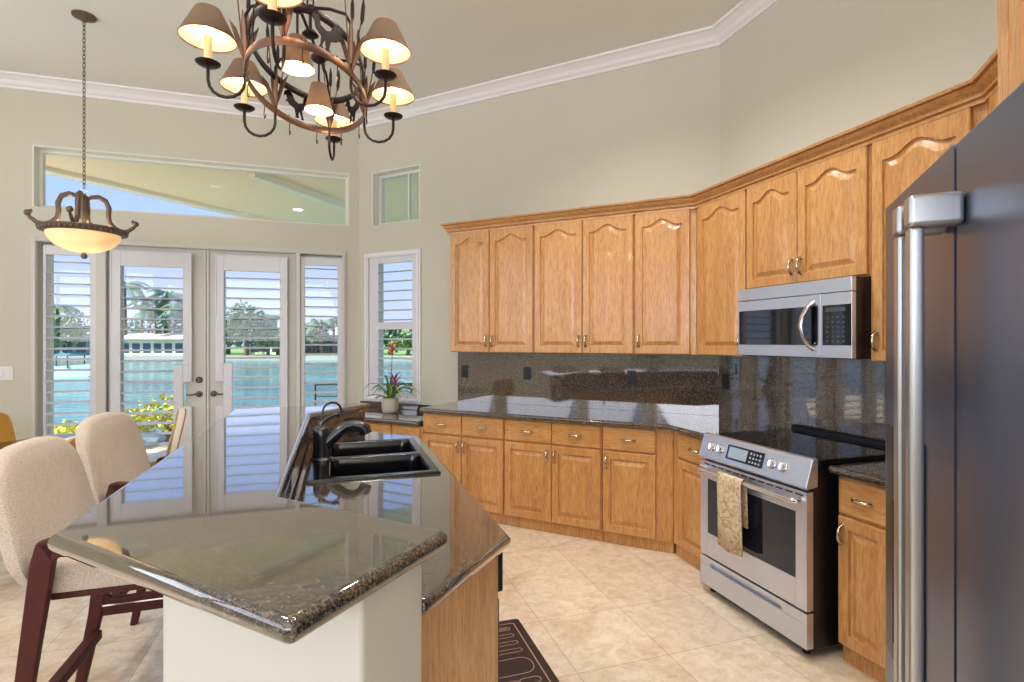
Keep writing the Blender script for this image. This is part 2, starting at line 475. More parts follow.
# crown moulding of the room
prof = [(0,0),(-.012,0),(-.016,.02),(-.035,.035),(-.05,.06),(-.085,.088),(-.105,.095),(-.11,.11),(0,.11)]   # (y, z from 3.75)
def sweep(name, pts, prof, z, material, bev=0):
    # pts: world corner points in order, profile offset measured to the left/right via miter
    P = [Vector((p[0], p[1])) for p in pts]
    b = MB(); ls = []
    for i, p in enumerate(P):
        dirs = []
        if i > 0: dirs.append((P[i]-P[i-1]).normalized())
        if i < len(P)-1: dirs.append((P[i+1]-P[i]).normalized())
        ns = [Vector((-d.y, d.x)) for d in dirs]
        nn = sum(ns, Vector((0,0))).normalized()
        k = 1 / nn.dot(ns[0])
        ls.append([(p.x + nn.x*o*k, p.y + nn.y*o*k, z+h) for o, h in prof])
    b.loops(ls, True)
    return b.build(name, material, smooth=False)
ring_pts = [pl, pv, (WX, WY), pe, pE, (pE.x, -3.5), (LX, -3.5)]
tag(sweep('trim_1', [FC.at(CL,0), FC.at(0,0), FA.at(0,0), FB.at(2.1,0), FE.at(2.45,0)], prof, 3.75, M['trim']), kind='structure')

def strip_frame(b, x0, x1, z0, z1, w, y0, y1, wb=None):
    wb = w if wb is None else wb
    b.box(x0, x0+w, y0, y1, z0, z1); b.box(x1-w, x1, y0, y1, z0, z1)
    b.box(x0+w, x1-w, y0, y1, z1-w, z1)
    if wb: b.box(x0+w, x1-w, y0, y1, z0, z0+wb)

def window(n, fr, x0, x1, z0, z1, bars=(), w=.04, depth=.10):
    b = MB(); strip_frame(b, x0, x1, z0, z1, w, depth, depth+.06)
    for xb in bars: b.box(xb-.008, xb+.008, depth+.01, depth+.05, z0+w, z1-w)
    o = tag(b.build('window_%d' % n, M['vinyl'], fr=fr, bevel=.003), kind='structure')
    g = MB(); g.box(x0+w, x1-w, depth+.027, depth+.033, z0+w, z1-w)
    gg = g.build('pane', M['glass']); gg.parent = o
    return o
window(3, FC, -2.861, -.104, 2.706, 3.265, w=.035)
window(5, FA, -3.455, -2.832, 2.70, 3.26, bars=(-3.06,), w=.04)
window(4, FA, -3.50, -2.86, .86, 2.37, w=.05, depth=.12)
window(1, FC, -2.82, -2.33, 0, 2.395, w=.05, depth=.12)
window(2, FC, -.60, -.16, 0, 2.395, w=.05, depth=.12)
# white reveals of the transoms
for k, (fr, x0, x1, z0, z1) in enumerate(((FC, -2.861, -.104, 2.706, 3.265), (FA, -3.455, -2.832, 2.70, 3.26))):
    b = MB(); strip_frame(b, x0, x1, z0, z1, .012, .0, .10, 0); tag(b.build('trim_%d' % (k+2), M['vinyl'], fr=fr), kind='structure')
# casings
b = MB(); strip_frame(b, -2.865, -.13, 0, 2.43, .045, -.018, .0, 0)
strip_frame(b, -2.845, -.145, 0, 2.41, .02, -.03, -.018, 0)
b.box(-2.372, -2.292, -.012, .12, 0, 2.40); b.box(-.632, -.588, -.022, .12, 0, 2.40)
tag(b.build('trim_4', M['door'], fr=FC, bevel=.004), kind='structure')
b = MB(); strip_frame(b, -3.545, -2.815, .845, 2.405, .05, -.02, 0); strip_frame(b, -3.525, -2.835, .865, 2.385, .02, -.032, -.02)
tag(b.build('trim_5', M['trim'], fr=FA, bevel=.004), kind='structure')
# french doors
def french_door(n, x0, x1, gx0, gx1, hand):
    b = MB()
    b.box(x0, gx0, .03, .075, .01, 2.385); b.box(gx1, x1, .03, .075, .01, 2.385)
    b.box(gx0, gx1, .03, .075, .01, .3); b.box(gx0, gx1, .03, .075, 2.27, 2.385)
    if hand == 'R': b.box(x1-.022, x1+.0, .012, .03, .01, 2.385)
    else: b.box(x0, x0+.022, .012, .03, .01, 2.385)
    o = tag(b.build('door_%d' % n, M['door'], fr=FC, bevel=.004), kind='structure')
    g = MB(); g.box(gx0, gx1, .049, .055, .3, 2.27); gg = g.build('pane', M['glass']); gg.parent = o
    hx = x1-.062 if hand == 'R' else x0+.062
    sx = -1 if hand == 'R' else 1
    h = MB()
    h.m = Matrix.Translation((hx, .03, .955)) @ Matrix.Rotation(R(90), 4, 'X')
    h.lathe([(.0305,0),(.03,.006),(.02,.012),(.012,.014),(.011,.045)], n=20)
    h.m = Matrix.Identity(4)
    h.tube([(hx, -.015, .955), (hx+sx*.03, -.018, .958), (hx+sx*.07, -.018, .950), (hx+sx*.105, -.014, .955)], [.009,.009,.007,.006])
    q = h.build('lever_handle', M['bronze'], smooth=True); q.parent = o
    if hand == 'R':
        h = MB(); h.m = Matrix.Translation((hx, .03, 1.095)) @ Matrix.Rotation(R(90), 4, 'X')
        h.lathe([(.032,0),(.031,.008),(.022,.014),(.02,.018)], n=20); h.m = Matrix.Identity(4)
        h.box(hx-.004, hx+.004, -.005, .013, 1.08, 1.11)
        q = h.build('deadbolt', M['bronze'], smooth=True); q.parent = o
french_door(1, -2.285, -1.462, -2.17, -1.64, 'R')
french_door(2, -1.457, -.635, -1.296, -.77, 'L')

# unseen slab added outside the left wall to block sun; added kitchen fill lights
b = MB(); b.box(LX-4.2, LX-.32, -4.5, 5.2, 3.62, 3.8); tag(b.build('added_sun_block', M['ceiling']), kind='structure')
for k, (x, y, w_) in enumerate(((-.25, 2.75, 'above the sink side of the island'), (.75, 2.35, 'in front of the range'), (.05, .9, 'near the refrigerator'), (-1.9, .6, 'over the near end of the bar'), (-2.6, 2.3, 'between the bar stools and the dining table'), (.55, 3.3, 'nearest the inner corner'))):
    t = thing('added_ceiling_light', 'round white ceiling light added for fill ' + w_, 'ceiling light', loc=(x, y, CEIL), group='added ceiling fill lights')
    b = MB(); b.lathe([(.095,-.001),(.094,-.006),(.075,-.008),(.070,-.002)], n=28, cap0=False, cap1=False); b.build('trim_ring', M['trim'], parent=t, smooth=True)
    b = MB(); b.lathe([(.070,-.003),(.01,-.0035)], n=24); b.build('lens', mat('lit_lens', (1,1,1,1), .4, emit=(1,.96,.9,1), estr=6) if k == 0 else bpy.data.materials['lit_lens'], parent=t)
    sp = lamp('downlight', 'SPOT', (0, 0, -.02), (0, 0, 0), 85, (1, .95, .88), parent=t)  # spot added out of view to brighten the floor and counters
    sp.data.spot_size = R(130); sp.data.spot_blend = .8; sp.data.shadow_soft_size = .09

# ------------------------------------------------------------------ plantation shutters
def shutter(fr, x0, x1, z0, z1, lx0, lx1, lz0, lz1, ya, yb, label, notch=None, mid=None, zoff=0):
    t = thing('plantation_shutter', label, 'shutter', fr=fr.sub((x0+x1)/2, ya, z0), group='white shutters over the lagoon windows and doors')
    ox, oz = (x0+x1)/2, z0; oy = ya
    T = Matrix.Translation((-ox, -oy, -oz))
    b = MB(); b.m = T
    if notch is None:
        b.box(x0, lx0, ya, yb, z0, z1); b.box(lx1, x1, ya, yb, z0, z1)
        b.box(lx0, lx1, ya, yb, z0, lz0); b.box(lx0, lx1, ya, yb, lz1, z1)
        if mid: b.box(lx0, lx1, ya, yb, mid[0], mid[1])
        segs = [(lx0, lx1, lz0, mid[0] if mid else lz1)] + ([(lx0, lx1, mid[1], lz1)] if mid else [])
    else:
        side, nx, zt, zn0, zn1, wx = notch       # wider stile below zt, with a rectangular cut-out for the lever
        if side == 'R':
            b.box(x0, lx0, ya, yb, z0, z1)
            b.box(lx1, x1, ya, yb, zt, z1)
            b.box(wx, nx, ya, yb, z0, zt); b.box(nx, x1, ya, yb, zn1, zt); b.box(nx, x1, ya, yb, z0, zn0)
            b.box(lx0, wx, ya, yb, z0, lz0); b.box(lx0, lx1, ya, yb, lz1, z1)
            segs = [(lx0, wx, lz0, zt), (lx0, lx1, zt, lz1)]
        else:
            b.box(lx1, x1, ya, yb, z0, z1)
            b.box(x0, lx0, ya, yb, zt, z1)
            b.box(nx, wx, ya, yb, z0, zt); b.box(x0, nx, ya, yb, zn1, zt); b.box(x0, nx, ya, yb, z0, zn0)
            b.box(wx, lx1, ya, yb, z0, lz0); b.box(lx0, lx1, ya, yb, lz1, z1)
            segs = [(wx, lx1, lz0, zt), (lx0, lx1, zt, lz1)]
        strip_frame(b, x0-.0, x1+.0, zt if False else z1-.6, z1, .012, ya-.006, ya, 0)
    b.build('shutter_frame', M['shutter'], parent=t, bevel=.003)
    s = MB(); s.m = T
    p = .1
    z = lz0 + .05 + zoff
    yc = (ya+yb)/2
    while z < lz1 - .01:
        for (a, c, d, e_) in segs:
            if d <= z < e_:
                w = .043; n = 8
                pts = []
                for k in range(n):
                    an = 2*math.pi*k/n
                    pts.append((yc + w*math.cos(an), z + .0075*math.sin(an) + .13*w*math.cos(an)))
                s.loops([[(a+.002, q[0], q[1]) for q in pts], [(c-.002, q[0], q[1]) for q in pts]])
        z += p
    s.build('louvers', M['shutter'], parent=t, smooth=True)
    return t
shutter(FC, -2.787, -2.374, .06, 2.36, -2.765, -2.428, .16, 2.275, .015, .05, 'narrow white louvered shutter in the sidelight left of the french doors, below the pendant lamp')
shutter(FC, -.588, -.172, .06, 2.36, -.548, -.221, .16, 2.275, .015, .05, 'narrow white louvered shutter in the sidelight right of the french doors', zoff=.03)
shutter(FC, -2.249, -1.577, .25, 2.34, -2.17, -1.653, .34, 2.19, -.03, .005, 'wide white louvered shutter on the left french door with a cut-out beside two knobs',
        notch=('R', -1.653, 1.25, .84, 1.08, -1.735))
shutter(FC, -1.37, -.71, .25, 2.34, -1.296, -.782, .34, 2.18, -.03, .005, 'wide white louvered shutter on the right french door with a cut-out beside one lever',
        notch=('L', -1.30, 1.26, .84, 1.08, -1.222), zoff=.02)
shutter(FA, -3.495, -2.865, .87, 2.365, -3.37, -2.93, .95, 2.29, .0, .035, 'tall white two-tier louvered shutter in the narrow window behind the potted bromeliad', mid=(1.60, 1.675))

# light switch
t = thing('light_switch', 'white double switch plate on the wall left of the shuttered sidelight', 'switch', fr=FC.sub(-3.06, 0, 1.19))
b = MB(); b.box(-.06, .06, -.006, 0, -.06, .06); b.build('plate', M['trim'], parent=t, bevel=.002)
for x in (-.024, .024):
    b = MB(); b.box(x-.016, x+.016, -.010, -.006, -.033, .033); b.build('rocker', M['trim'], parent=t, bevel=.002)

# ------------------------------------------------------------------ cabinets
def panel_front(b, x0, x1, z0, z1, y, th=.02, arch=0, rail=.055, top=None):
    """raised panel door front: outer face at y-th"""
    n = 15
    ix0, ix1 = x0+rail, x1-rail
    iz0 = z0+rail; izs = z1-(top or rail)-arch
    def outline(d):
        pts = []
        a0, a1 = ix0+d, ix1-d
        pts.append((a0, iz0+d)); pts.append((a1, iz0+d))
        for k in range(n):
            u = 1 - 2*k/(n-1)
            f = 0.5*(1+math.cos(math.pi*min(abs(u)/.78, 1))) if arch else 0
            pts.append(((a0+a1)/2 + u*(a1-a0)/2, izs-d+arch*f))
        return pts
    def outer(d):
        a0, a1 = x0+d, x1-d
        pts = [(a0, z0+d), (a1, z0+d)]
        for k in range(n):
            u = 1-2*k/(n-1); pts.append(((a0+a1)/2+u*(a1-a0)/2, z1-d))
        return pts
    f = y-th
    L = [[(p[0], y, p[1]) for p in outer(0)], [(p[0], f+.004, p[1]) for p in outer(0)], [(p[0], f, p[1]) for p in outer(.004)],
         [(p[0], f, p[1]) for p in outline(-.002)], [(p[0], f+.012, p[1]) for p in outline(.001)], [(p[0], f+.012, p[1]) for p in outline(.011)],
         [(p[0], f+.002, p[1]) for p in outline(.036)], [(p[0], f+.001, p[1]) for p in outline(.040)]]
    b.loops(L)
def slab_front(b, x0, x1, z0, z1, y, th=.02):
    o = lambda d: [(x0+d, z0+d), (x1-d, z0+d), (x1-d, z1-d), (x0+d, z1-d)]
    f = y-th
    b.loops([[(p[0], y, p[1]) for p in o(0)], [(p[0], f+.007, p[1]) for p in o(0)], [(p[0], f+.003, p[1]) for p in o(.004)], [(p[0], f, p[1]) for p in o(.010)]])
def pull(parent, x, y, z, vertical=True):
    b = MB()
    path = [(-.043,0),(-.040,-.012),(-.028,-.024),(-.012,-.029),(.012,-.029),(.028,-.024),(.040,-.012),(.043,0)]
    rs = [.010,.0085,.008,.0085,.0085,.008,.0085,.010]
    pts = [((0, q[1], q[0]) if vertical else (q[0], q[1], 0)) for q in path]
    b.tube(pts, rs, 8)
    for s in (-1, 1):
        c = (0, -.002, s*.043) if vertical else (s*.043, -.002, 0)
        b.ball(c, .011, .004, .011, 6)
    o = b.build('handle', M['nickel'], smooth=True)
    o.parent = parent; o.location = (x, y, z)
    return o
def cabinet(fr, poly, z0, z1, depth, fronts, label, group, name='kitchen_cabinet', kick=False, cat='cabinet', xo=None, body_extra=None):
    xo = poly[0][0] if xo is None else xo
    poly = [(p[0], min(p[1], -.004)) for p in poly]
    t = thing(name, label, cat, fr=fr.sub(xo, 0, z0), group=group)
    b = MB(); b.m = Matrix.Translation((-xo, 0, -z0))
    if kick:
        b.prism(poly, z0+.085, z1)
        b.prism([(p[0], p[1]+(.022 if p[1] < -.1 else 0)) for p in poly], z0, z0+.085)
    else: b.prism(poly, z0, z1)
    b.build('carcass', M['oak'], parent=t, bevel=.0015)
    for fk in fronts:
        k, x0, x1, a, c = fk[:5]; hand = fk[5]; arch = fk[6] if len(fk) > 6 else 0
        b = MB(); g = .003
        if k == 'door':
            b.m = Matrix.Translation((-x0, depth, -a))
            panel_front(b, x0+g, x1-g, a+g, c-g, -depth, arch=arch)
            o = b.build('door', M['oak'], parent=t, smooth=False); o.location = (x0-xo, -depth, a-z0)
            if hand:
                hx = (x1-x0)-.03 if hand[0] == 'R' else .03
                hz = .10 if hand[1] == 'b' else (c-a)-.085
                pull(o, hx, -.02, hz, True)
        else:
            b.m = Matrix.Translation((-x0, depth, -a))
            slab_front(b, x0+g, x1-g, a+g, c-g, -depth)
            o = b.build('drawer', M['oak_h'], parent=t); o.location = (x0-xo, -depth, a-z0)
            pull(o, (x1-x0)/2, -.02, (c-a)/2, False)
    return t
UZ0, UZ1 = 1.38, 2.46
UD = .31
ta = math.tan(R(22.5)); te = math.tan(R(20.75))
GU = 'oak wall cabinets above the granite backsplash'
GBs = 'oak base cabinets along the walls'
AR = .05
def P4(x0, x1, d): return [(x0,0),(x1,0),(x1,-d),(x0,-d)]
cabinet(FA, P4(-2.26,-1.428,UD), UZ0, UZ1, UD, [('door',-2.255,-1.851,UZ0,UZ1-.01,'Rb',AR), ('door',-1.851,-1.432,UZ0,UZ1-.01,'Lb',AR)],
        'two-door arched oak wall cabinet nearest the shuttered window, at the left end of the row', GU)
cabinet(FA, P4(-1.426,-.585,UD), UZ0, UZ1, UD, [('door',-1.422,-1.0,UZ0,UZ1-.01,'Rb',AR), ('door',-1.0,-.589,UZ0,UZ1-.01,'Lb',AR)],
        'two-door arched oak wall cabinet in the middle of the back wall row', GU)
cabinet(FA, [(-.583,0),(-.002,0),(-UD*ta-.002,-UD),(-.583,-UD)], UZ0, UZ1, UD, [('door',-.579,-.172,UZ0,UZ1-.01,'Lb',AR)],
        'single-door arched oak wall cabinet on the back wall beside the inner corner', GU)
cabinet(FB, [(.002,0),(.641,0),(.641,-UD),(UD*ta+.002,-UD)], UZ0, UZ1, UD, [('door',.158,.637,UZ0,UZ1-.01,'Rb',AR)],
        'single-door arched oak wall cabinet between the inner corner and the microwave', GU)
cabinet(FB, P4(.643,1.472,UD), 1.80, UZ1, UD, [('door',.647,1.043,1.805,UZ1-.01,'Rb',AR), ('door',1.043,1.468,1.805,UZ1-.01,'Lb',AR)],
        'short two-door arched oak cabinet right above the microwave', GU)
cabinet(FB, [(1.474,0),(2.098,0),(2.1-UD*te-.002,-UD),(1.474,-UD)], UZ0, UZ1, UD, [('door',1.49,1.925,UZ0,UZ1-.01,'Lb',AR)],
        'single-door arched oak wall cabinet right of the microwave, partly behind the refrigerator', GU)
cabinet(FE, [(.002,0),(1.33,0),(1.33,-UD),(UD*te+.002,-UD)], UZ0, UZ1, UD, [('door',.16,.72,UZ0,UZ1-.01,'Rb',AR), ('door',.72,1.30,UZ0,UZ1-.01,'Lb',AR)],
        'oak wall cabinet tucked behind the refrigerator top, only a sliver visible', GU)
# cabinet over the refrigerator
t = thing('refrigerator_cabinet', 'tall deep oak cabinet and side panel above the refrigerator', 'cabinet', fr=FE.sub(1.345, 0, 1.84))
b = MB(); b.box(0, .05, -.70, 0, 0, .72); b.box(.9, .95, -.70, 0, 0, .72); b.box(.05, .9, -.68, 0, 0, .72); b.box(-.0, .95, -.72, 0, .72, .80)
b.build('carcass', M['oak'], parent=t, bevel=.003)
for s, (a, c) in enumerate(((.055, .473), (.477, .895))):
    q = MB(); panel_front(q, 0, c-a, 0, .66, 0, arch=.05)
    o = q.build('door', M['oak'], parent=t); o.location = (a, -.68, .03)
    pull(o, (c-a-.03) if s == 0 else .03, -.02, .08)
q = MB(); q.box(0, .02, -.66, 0, 0, 1.838)
q.build('side_panel', M['oak'], parent=t).location = (.93, 0, -1.84)
# oak crown along the wall cabinets
cp = [(0,-.022),(-.022,-.022),(-.024,-.010),(-.016,-.006),(-.016,-.001),(-.030,.002),(-.032,.010),(-.026,.014),(-.027,.019),(-.046,.034),(-.056,.048),(-.049,.050),(-.049,.054),(-.066,.057),(-.070,.070),(0,.070)]
fo = lambda fr, x: fr.at(x, -UD, 0)
pts = [FA.at(-2.262, -.004), FA.at(-2.262, -UD), FA.at(-UD*ta, -UD), FB.at(2.1-UD*te, -UD), FE.at(1.343, -UD)]
o = sweep('cabinet_crown_moulding', pts, cp, UZ1+.004, M['oak_h'])
tag(o, 'stepped oak crown moulding running along the tops of the wall cabinets', 'moulding')

# base cabinets
BD = .59; BZ = .865; SP = .685
def base(fr, poly, cols, label, desk=False):
    fronts = []
    for (x0, x1, h) in cols:
        fronts += [('drawer', x0, x1, SP+.003, BZ-.005, 'C'), ('door', x0, x1, .09, SP-.003, h+'t')]
    return cabinet(fr, poly, 0, BZ, BD, fronts, label, GBs, name='base_cabinet', kick=True)
base(FA, P4(-2.358,-1.562,BD), [(-2.353,-1.96,'R'),(-1.96,-1.565,'L')], 'oak base cabinet at the left end of the row, next to the low desk counter')
base(FA, P4(-1.558,-.753,BD), [(-1.555,-1.15,'R'),(-1.15,-.756,'L')], 'two-door oak base cabinet in the middle of the back wall row')
base(FA, [(-.749,0),(-.003,0),(-BD*ta-.003,-BD),(-.749,-BD)], [(-.745,-.358,'L')], 'single-door oak base cabinet with wide corner filler on the back wall')
base(FB, [(.003,0),(.70,0),(.70,-BD),(BD*ta+.003,-BD)], [(.316,.69,'R')], 'narrow oak base cabinet wedged left of the steel range')
base(FB, [(1.54,0),(2.095,0),(2.095-BD*te,-BD),(1.54,-BD)], [(1.545,1.80,'L')], 'narrow oak base cabinet between the steel range and the refrigerator')
# desk unit under the window
t = thing('desk_cabinet', 'low oak desk cabinet with shallow drawers under the narrow shuttered window', 'cabinet', fr=FA.sub(-3.5, 0, 0))
b = MB(); b.box(0, 1.137, -BD, 0, .085, .735); b.box(0, 1.137, -BD+.03, 0, 0, .085); b.build('carcass', M['oak'], parent=t, bevel=.002)
for (x0, x1) in ((.03, .42), (.42, .80), (.82, 1.12)):
    b = MB(); slab_front(b, 0, x1-x0-.006, 0, .14, 0); o = b.build('drawer', M['oak_h'], parent=t); o.location = (x0, -BD, .585); pull(o, (x1-x0)/2, -.02, .07, False)
    b = MB(); panel_front(b, 0, x1-x0-.006, 0, .47, 0); o = b.build('door', M['oak'], parent=t); o.location = (x0, -BD, .10); pull(o, .04, -.02, .40)

# ------------------------------------------------------------------ worktops
def top(name, pts, z1, th, label, mat_=None, cat='worktop', bev=None):
    b = MB(); b.prism([(p[0], p[1]) for p in pts], z1-th, z1)
    return tag(b.build(name, mat_ or M['granite'], bevel=bev or th*.42, segs=4, angle=50), label, cat)
CD = .645; CZ = .905
top('countertop', [FA.at(-2.37,-.002), FA.at(-.001,-.002), FB.at(.715,-.002), FB.at(.715,-CD), FB.at(CD*ta,-CD), FA.at(-2.37,-CD)], CZ, .038,
    'long dark granite countertop running along the back wall to the range')
top('countertop', [FB.at(1.52,-.002), FB.at(2.098,-.002), FE.at(1.33,-.002), FE.at(1.33,-CD), FB.at(2.1-CD*te,-CD), FB.at(1.52,-CD)], CZ, .038,
    'short piece of granite countertop between the range and the refrigerator')
top('desk_counter', [FA.at(-3.60,-.002), FA.at(-2.374,-.002), FA.at(-2.374,-CD), FA.at(-3.60,-CD)], .785, .038,
    'low granite desk top under the window, holding the potted bromeliad')
b = MB(); b.box(-3.60, -2.375, -.022, -.001, .786, .842); tag(b.build('desk_backsplash', M['granite'], fr=FA, bevel=.002), 'low granite upstand strip behind the potted bromeliad', 'backsplash')
b = MB(); b.box(-2.37, -.008, -.02, -.001, CZ+.001, UZ0-.001); tag(b.build('backsplash', M['granite_wall'], fr=FA), 'dark speckled granite backsplash on the back wall with three black outlets', 'backsplash')
b = MB(); b.box(.008, 2.09, -.02, -.001, CZ+.001, UZ0-.001); tag(b.build('backsplash', M['granite_wall'], fr=FB), 'polished granite backsplash behind the range reflecting the blinds', 'backsplash')
def outlet(fr, x, y, z, label):
    t = thing('outlet', label, 'outlet', fr=fr.sub(x, y, z), group='black wall outlets')
    b = MB(); b.box(-.036, .036, -.006, 0, -.058, .058); b.build('cover_plate', M['black_plastic'], parent=t, bevel=.002)
    b = MB(); b.box(-.017, .017, -.009, -.006, -.034, -.004); b.box(-.017, .017, -.009, -.006, .004, .034); b.build('sockets', M['black_plastic'], parent=t, bevel=.003)
outlet(FA, -2.29, -.021, 1.19, 'black outlet at the far left end of the dark granite backsplash')
outlet(FA, -1.63, -.021, 1.19, 'black outlet in the middle of the back wall backsplash, under the second pair of doors')
outlet(FA, -.68, -.021, 1.18, 'black outlet on the back wall backsplash closest to the inner corner')
outlet(FB, .09, -.021, 1.175, 'black outlet on the shiny backsplash left of the range')

# ------------------------------------------------------------------ microwave
t = thing('microwave', 'stainless steel over-the-range microwave with curved handle under the short cabinet', 'microwave', fr=FB.sub(.69, 0, 1.39))
W_ = .78; Hh = .405; D_ = .40
b = MB(); b.box(0, W_, -D_, 0, 0, Hh); b.build('body', M['black_plastic'], parent=t, bevel=.004)
b = MB(); b.box(.0, W_, -D_-.028, -D_, .335, Hh); b.build('vent_strip', M['steel'], parent=t, bevel=.003)
b = MB(); b.box(0, .60, -D_-.028, -D_-.001, .004, .332); d = b.build('door', M['steel'], parent=t, bevel=.003)
b = MB(); b.box(.012, .585, -D_-.031, -D_-.0285, .068, .272); b.build('window_glass', M['black_glass'], parent=d, bevel=.001)
b = MB(); b.tube([(.555, -D_-.028, .045), (.545, -D_-.055, .07), (.528, -D_-.075, .12), (.522, -D_-.080, .17), (.528, -D_-.075, .22), (.545, -D_-.055, .27), (.555, -D_-.028, .295)], [.018]*7, 10, flat=.55)
b.build('handle', M['steel_bright'], parent=d, smooth=True)
b = MB(); b.box(.603, W_, -D_-.028, -D_-.001, .004, .332); c = b.build('control_panel', M['steel'], parent=t, bevel=.003)
b = MB(); b.box(.615, W_-.004, -D_-.031, -D_-.0285, .068, .272); b.build('keypad_glass', M['black_glass'], parent=c)
b = MB()
for i in range(6):
    for j in range(4):
        b.box(.640+j*.030, .652+j*.030, -D_-.0318, -D_-.0311, .085+i*.024, .093+i*.024)
b.box(.635, .745, -D_-.0318, -D_-.0311, .238, .258)
b.build('key_markings', mat('keypad_faint_print', srgb(70, 76, 80), 0.4), parent=c)

# ------------------------------------------------------------------ range
t = thing('range', 'stainless steel slide-in range with black glass cooktop and towel on its handle', 'range', fr=FB.sub(.735, 0, 0))
W_ = .765; fy = -.70
b = MB(); b.box(.0, W_, fy, -.03, .045, .895)
b.build('body', M['black_plastic'], parent=t, bevel=.003)
b = MB(); b.box(-.004, W_+.004, fy+.02, -.055, .895, .925); b.build('cooktop', M['black_glass'], parent=t, bevel=.004)
b = MB(); b.box(0, W_, -.055, -.022, .895, .945); b.box(0, W_, -.052, -.026, .945, .952); b.build('rear_vent_trim', M['black_plastic'], parent=t, bevel=.004)
# slanted control panel
b = MB(); b.m = Matrix(((0,0,1,0),(1,0,0,0),(0,1,0,0),(0,0,0,1)))   # prism along x from (y,z) outline
b.prism([(fy+.02,.80),(fy-.045,.79),(fy-.052,.80),(fy-.012,.925),(fy+.0,.932),(fy+.02,.932)], -.006, W_+.006)
cpn = b.build('control_panel', M['steel'], parent=t, bevel=.004)
sl = math.atan2(.04, .125)
def onpanel(x, h):   # point on slanted face, h 0..1
    return (x, fy-.052+.04*h, .80+.125*h)
for x in (.095, .165, .545, .615):
    p = onpanel(x, .52)
    b = MB(); b.m = Matrix.Translation(p) @ Matrix.Rotation(R(90)-sl, 4, 'X')
    b.lathe([(.026,0),(.027,.004),(.022,.006),(.021,.022),(.017,.025)], n=20); b.box(-.005, .005, -.020, .020, .018, .032)
    b.build('knob', M['steel_bright'], parent=cpn, smooth=True)
b = MB(); b.m = Matrix.Translation(onpanel(.355, .52)) @ Matrix.Rotation(R(90)-sl, 4, 'X')
b.box(-.135, .135, -.040, .040, 0, .003); dd = b.build('display', M['black_glass'], parent=cpn, bevel=.001)
b = MB(); b.m = Matrix.Translation(onpanel(.355, .52)) @ Matrix.Rotation(R(90)-sl, 4, 'X')
b.box(-.118, .02, -.030, .030, .0031, .004)
for i in range(3):
    for j in range(4): b.ball((.045+j*.022, -.024+i*.022, .0035), .007, .007, .0012, 5)
b.build('display_keys', M['lcd'], parent=dd)
# oven door
b = MB(); strip_frame(b, 0, W_, .225, .775, .0, fy-.045, fy) if False else None
fx0, fx1, wz0, wz1 = .065, W_-.065, .36, .675
b.box(0, fx0, fy-.042, fy-.001, .225, .778); b.box(fx1, W_, fy-.042, fy-.001, .225, .778)
b.box(fx0, fx1, fy-.042, fy-.001, .225, wz0); b.box(fx0, fx1, fy-.042, fy-.001, wz1, .778)
dr = b.build('oven_door', M['steel'], parent=t, bevel=.003)
b = MB(); b.box(fx0-.002, fx1+.002, fy-.039, fy-.030, wz0-.002, wz1+.002); b.build('oven_window', M['oven_glass'], parent=dr)
b = MB()
for i in range(12): b.box(.04+i*.06, .085+i*.06, fy-.0435, fy-.0415, .757, .764)
b.build('vent_slots', M['black_plastic'], parent=dr)
b = MB(); b.tube([(.03, fy-.042, .735), (.03, fy-.075, .735), (.05, fy-.085, .735), (W_-.05, fy-.085, .735), (W_-.03, fy-.075, .735), (W_-.03, fy-.042, .735)], .0145, 12)
b.build('handle', M['steel_bright'], parent=dr, smooth=True)
# storage drawer
b = MB(); x0, x1, g0, g1 = .09, W_-.15, .165, .19
b.box(0, W_, fy-.042, fy-.001, .05, g0); b.box(0, x0, fy-.042, fy-.001, g0, .215); b.box(x1, W_, fy-.042, fy-.001, g0, .215)
b.box(x0, x1, fy-.042, fy-.001, g1, .215); b.box(x0, x1, fy-.018, fy-.001, g0, g1)
b.build('storage_drawer', M['steel'], parent=t, bevel=.002)
for x in (.04, W_-.06):
    for y in (fy+.0, -.12):
        b = MB(); b.lathe([(.018,0),(.018,.02),(.01,.022),(.01,.05)], (x, y+.02, 0), n=12); b.build('foot', M['black_plastic'], parent=t)
# towel over the handle
b = MB()
tx0, tx1 = .225, .415
nx = 14
sec = [(-.066, .50), (-.067, .62), (-.068, .715), (-.073, .748), (-.085, .7555), (-.098, .748), (-.1045, .72), (-.105, .60), (-.104, .48), (-.103, .36)]
ls = []
for k in range(nx+1):
    u = k/nx; x = tx0+(tx1-tx0)*u
    ls.append([(x + .006*math.sin(5*h), fy + y + .004*math.sin(9*u+2*h)*(1 if i > 5 else .0), h - (.012*math.sin(3*u) if i == 9 else 0)) for i, (y, h) in enumerate(sec)])
b.loops(ls, False, False, False)
o = b.build('dish_towel', M['towel'], fr=FB.sub(.735, 0, 0), smooth=True)
s = o.modifiers.new('solid', 'SOLIDIFY'); s.thickness = .005; s.offset = 1 if False else 0
tag(o, 'beige patterned dish towel hanging over the oven door handle', 'towel')

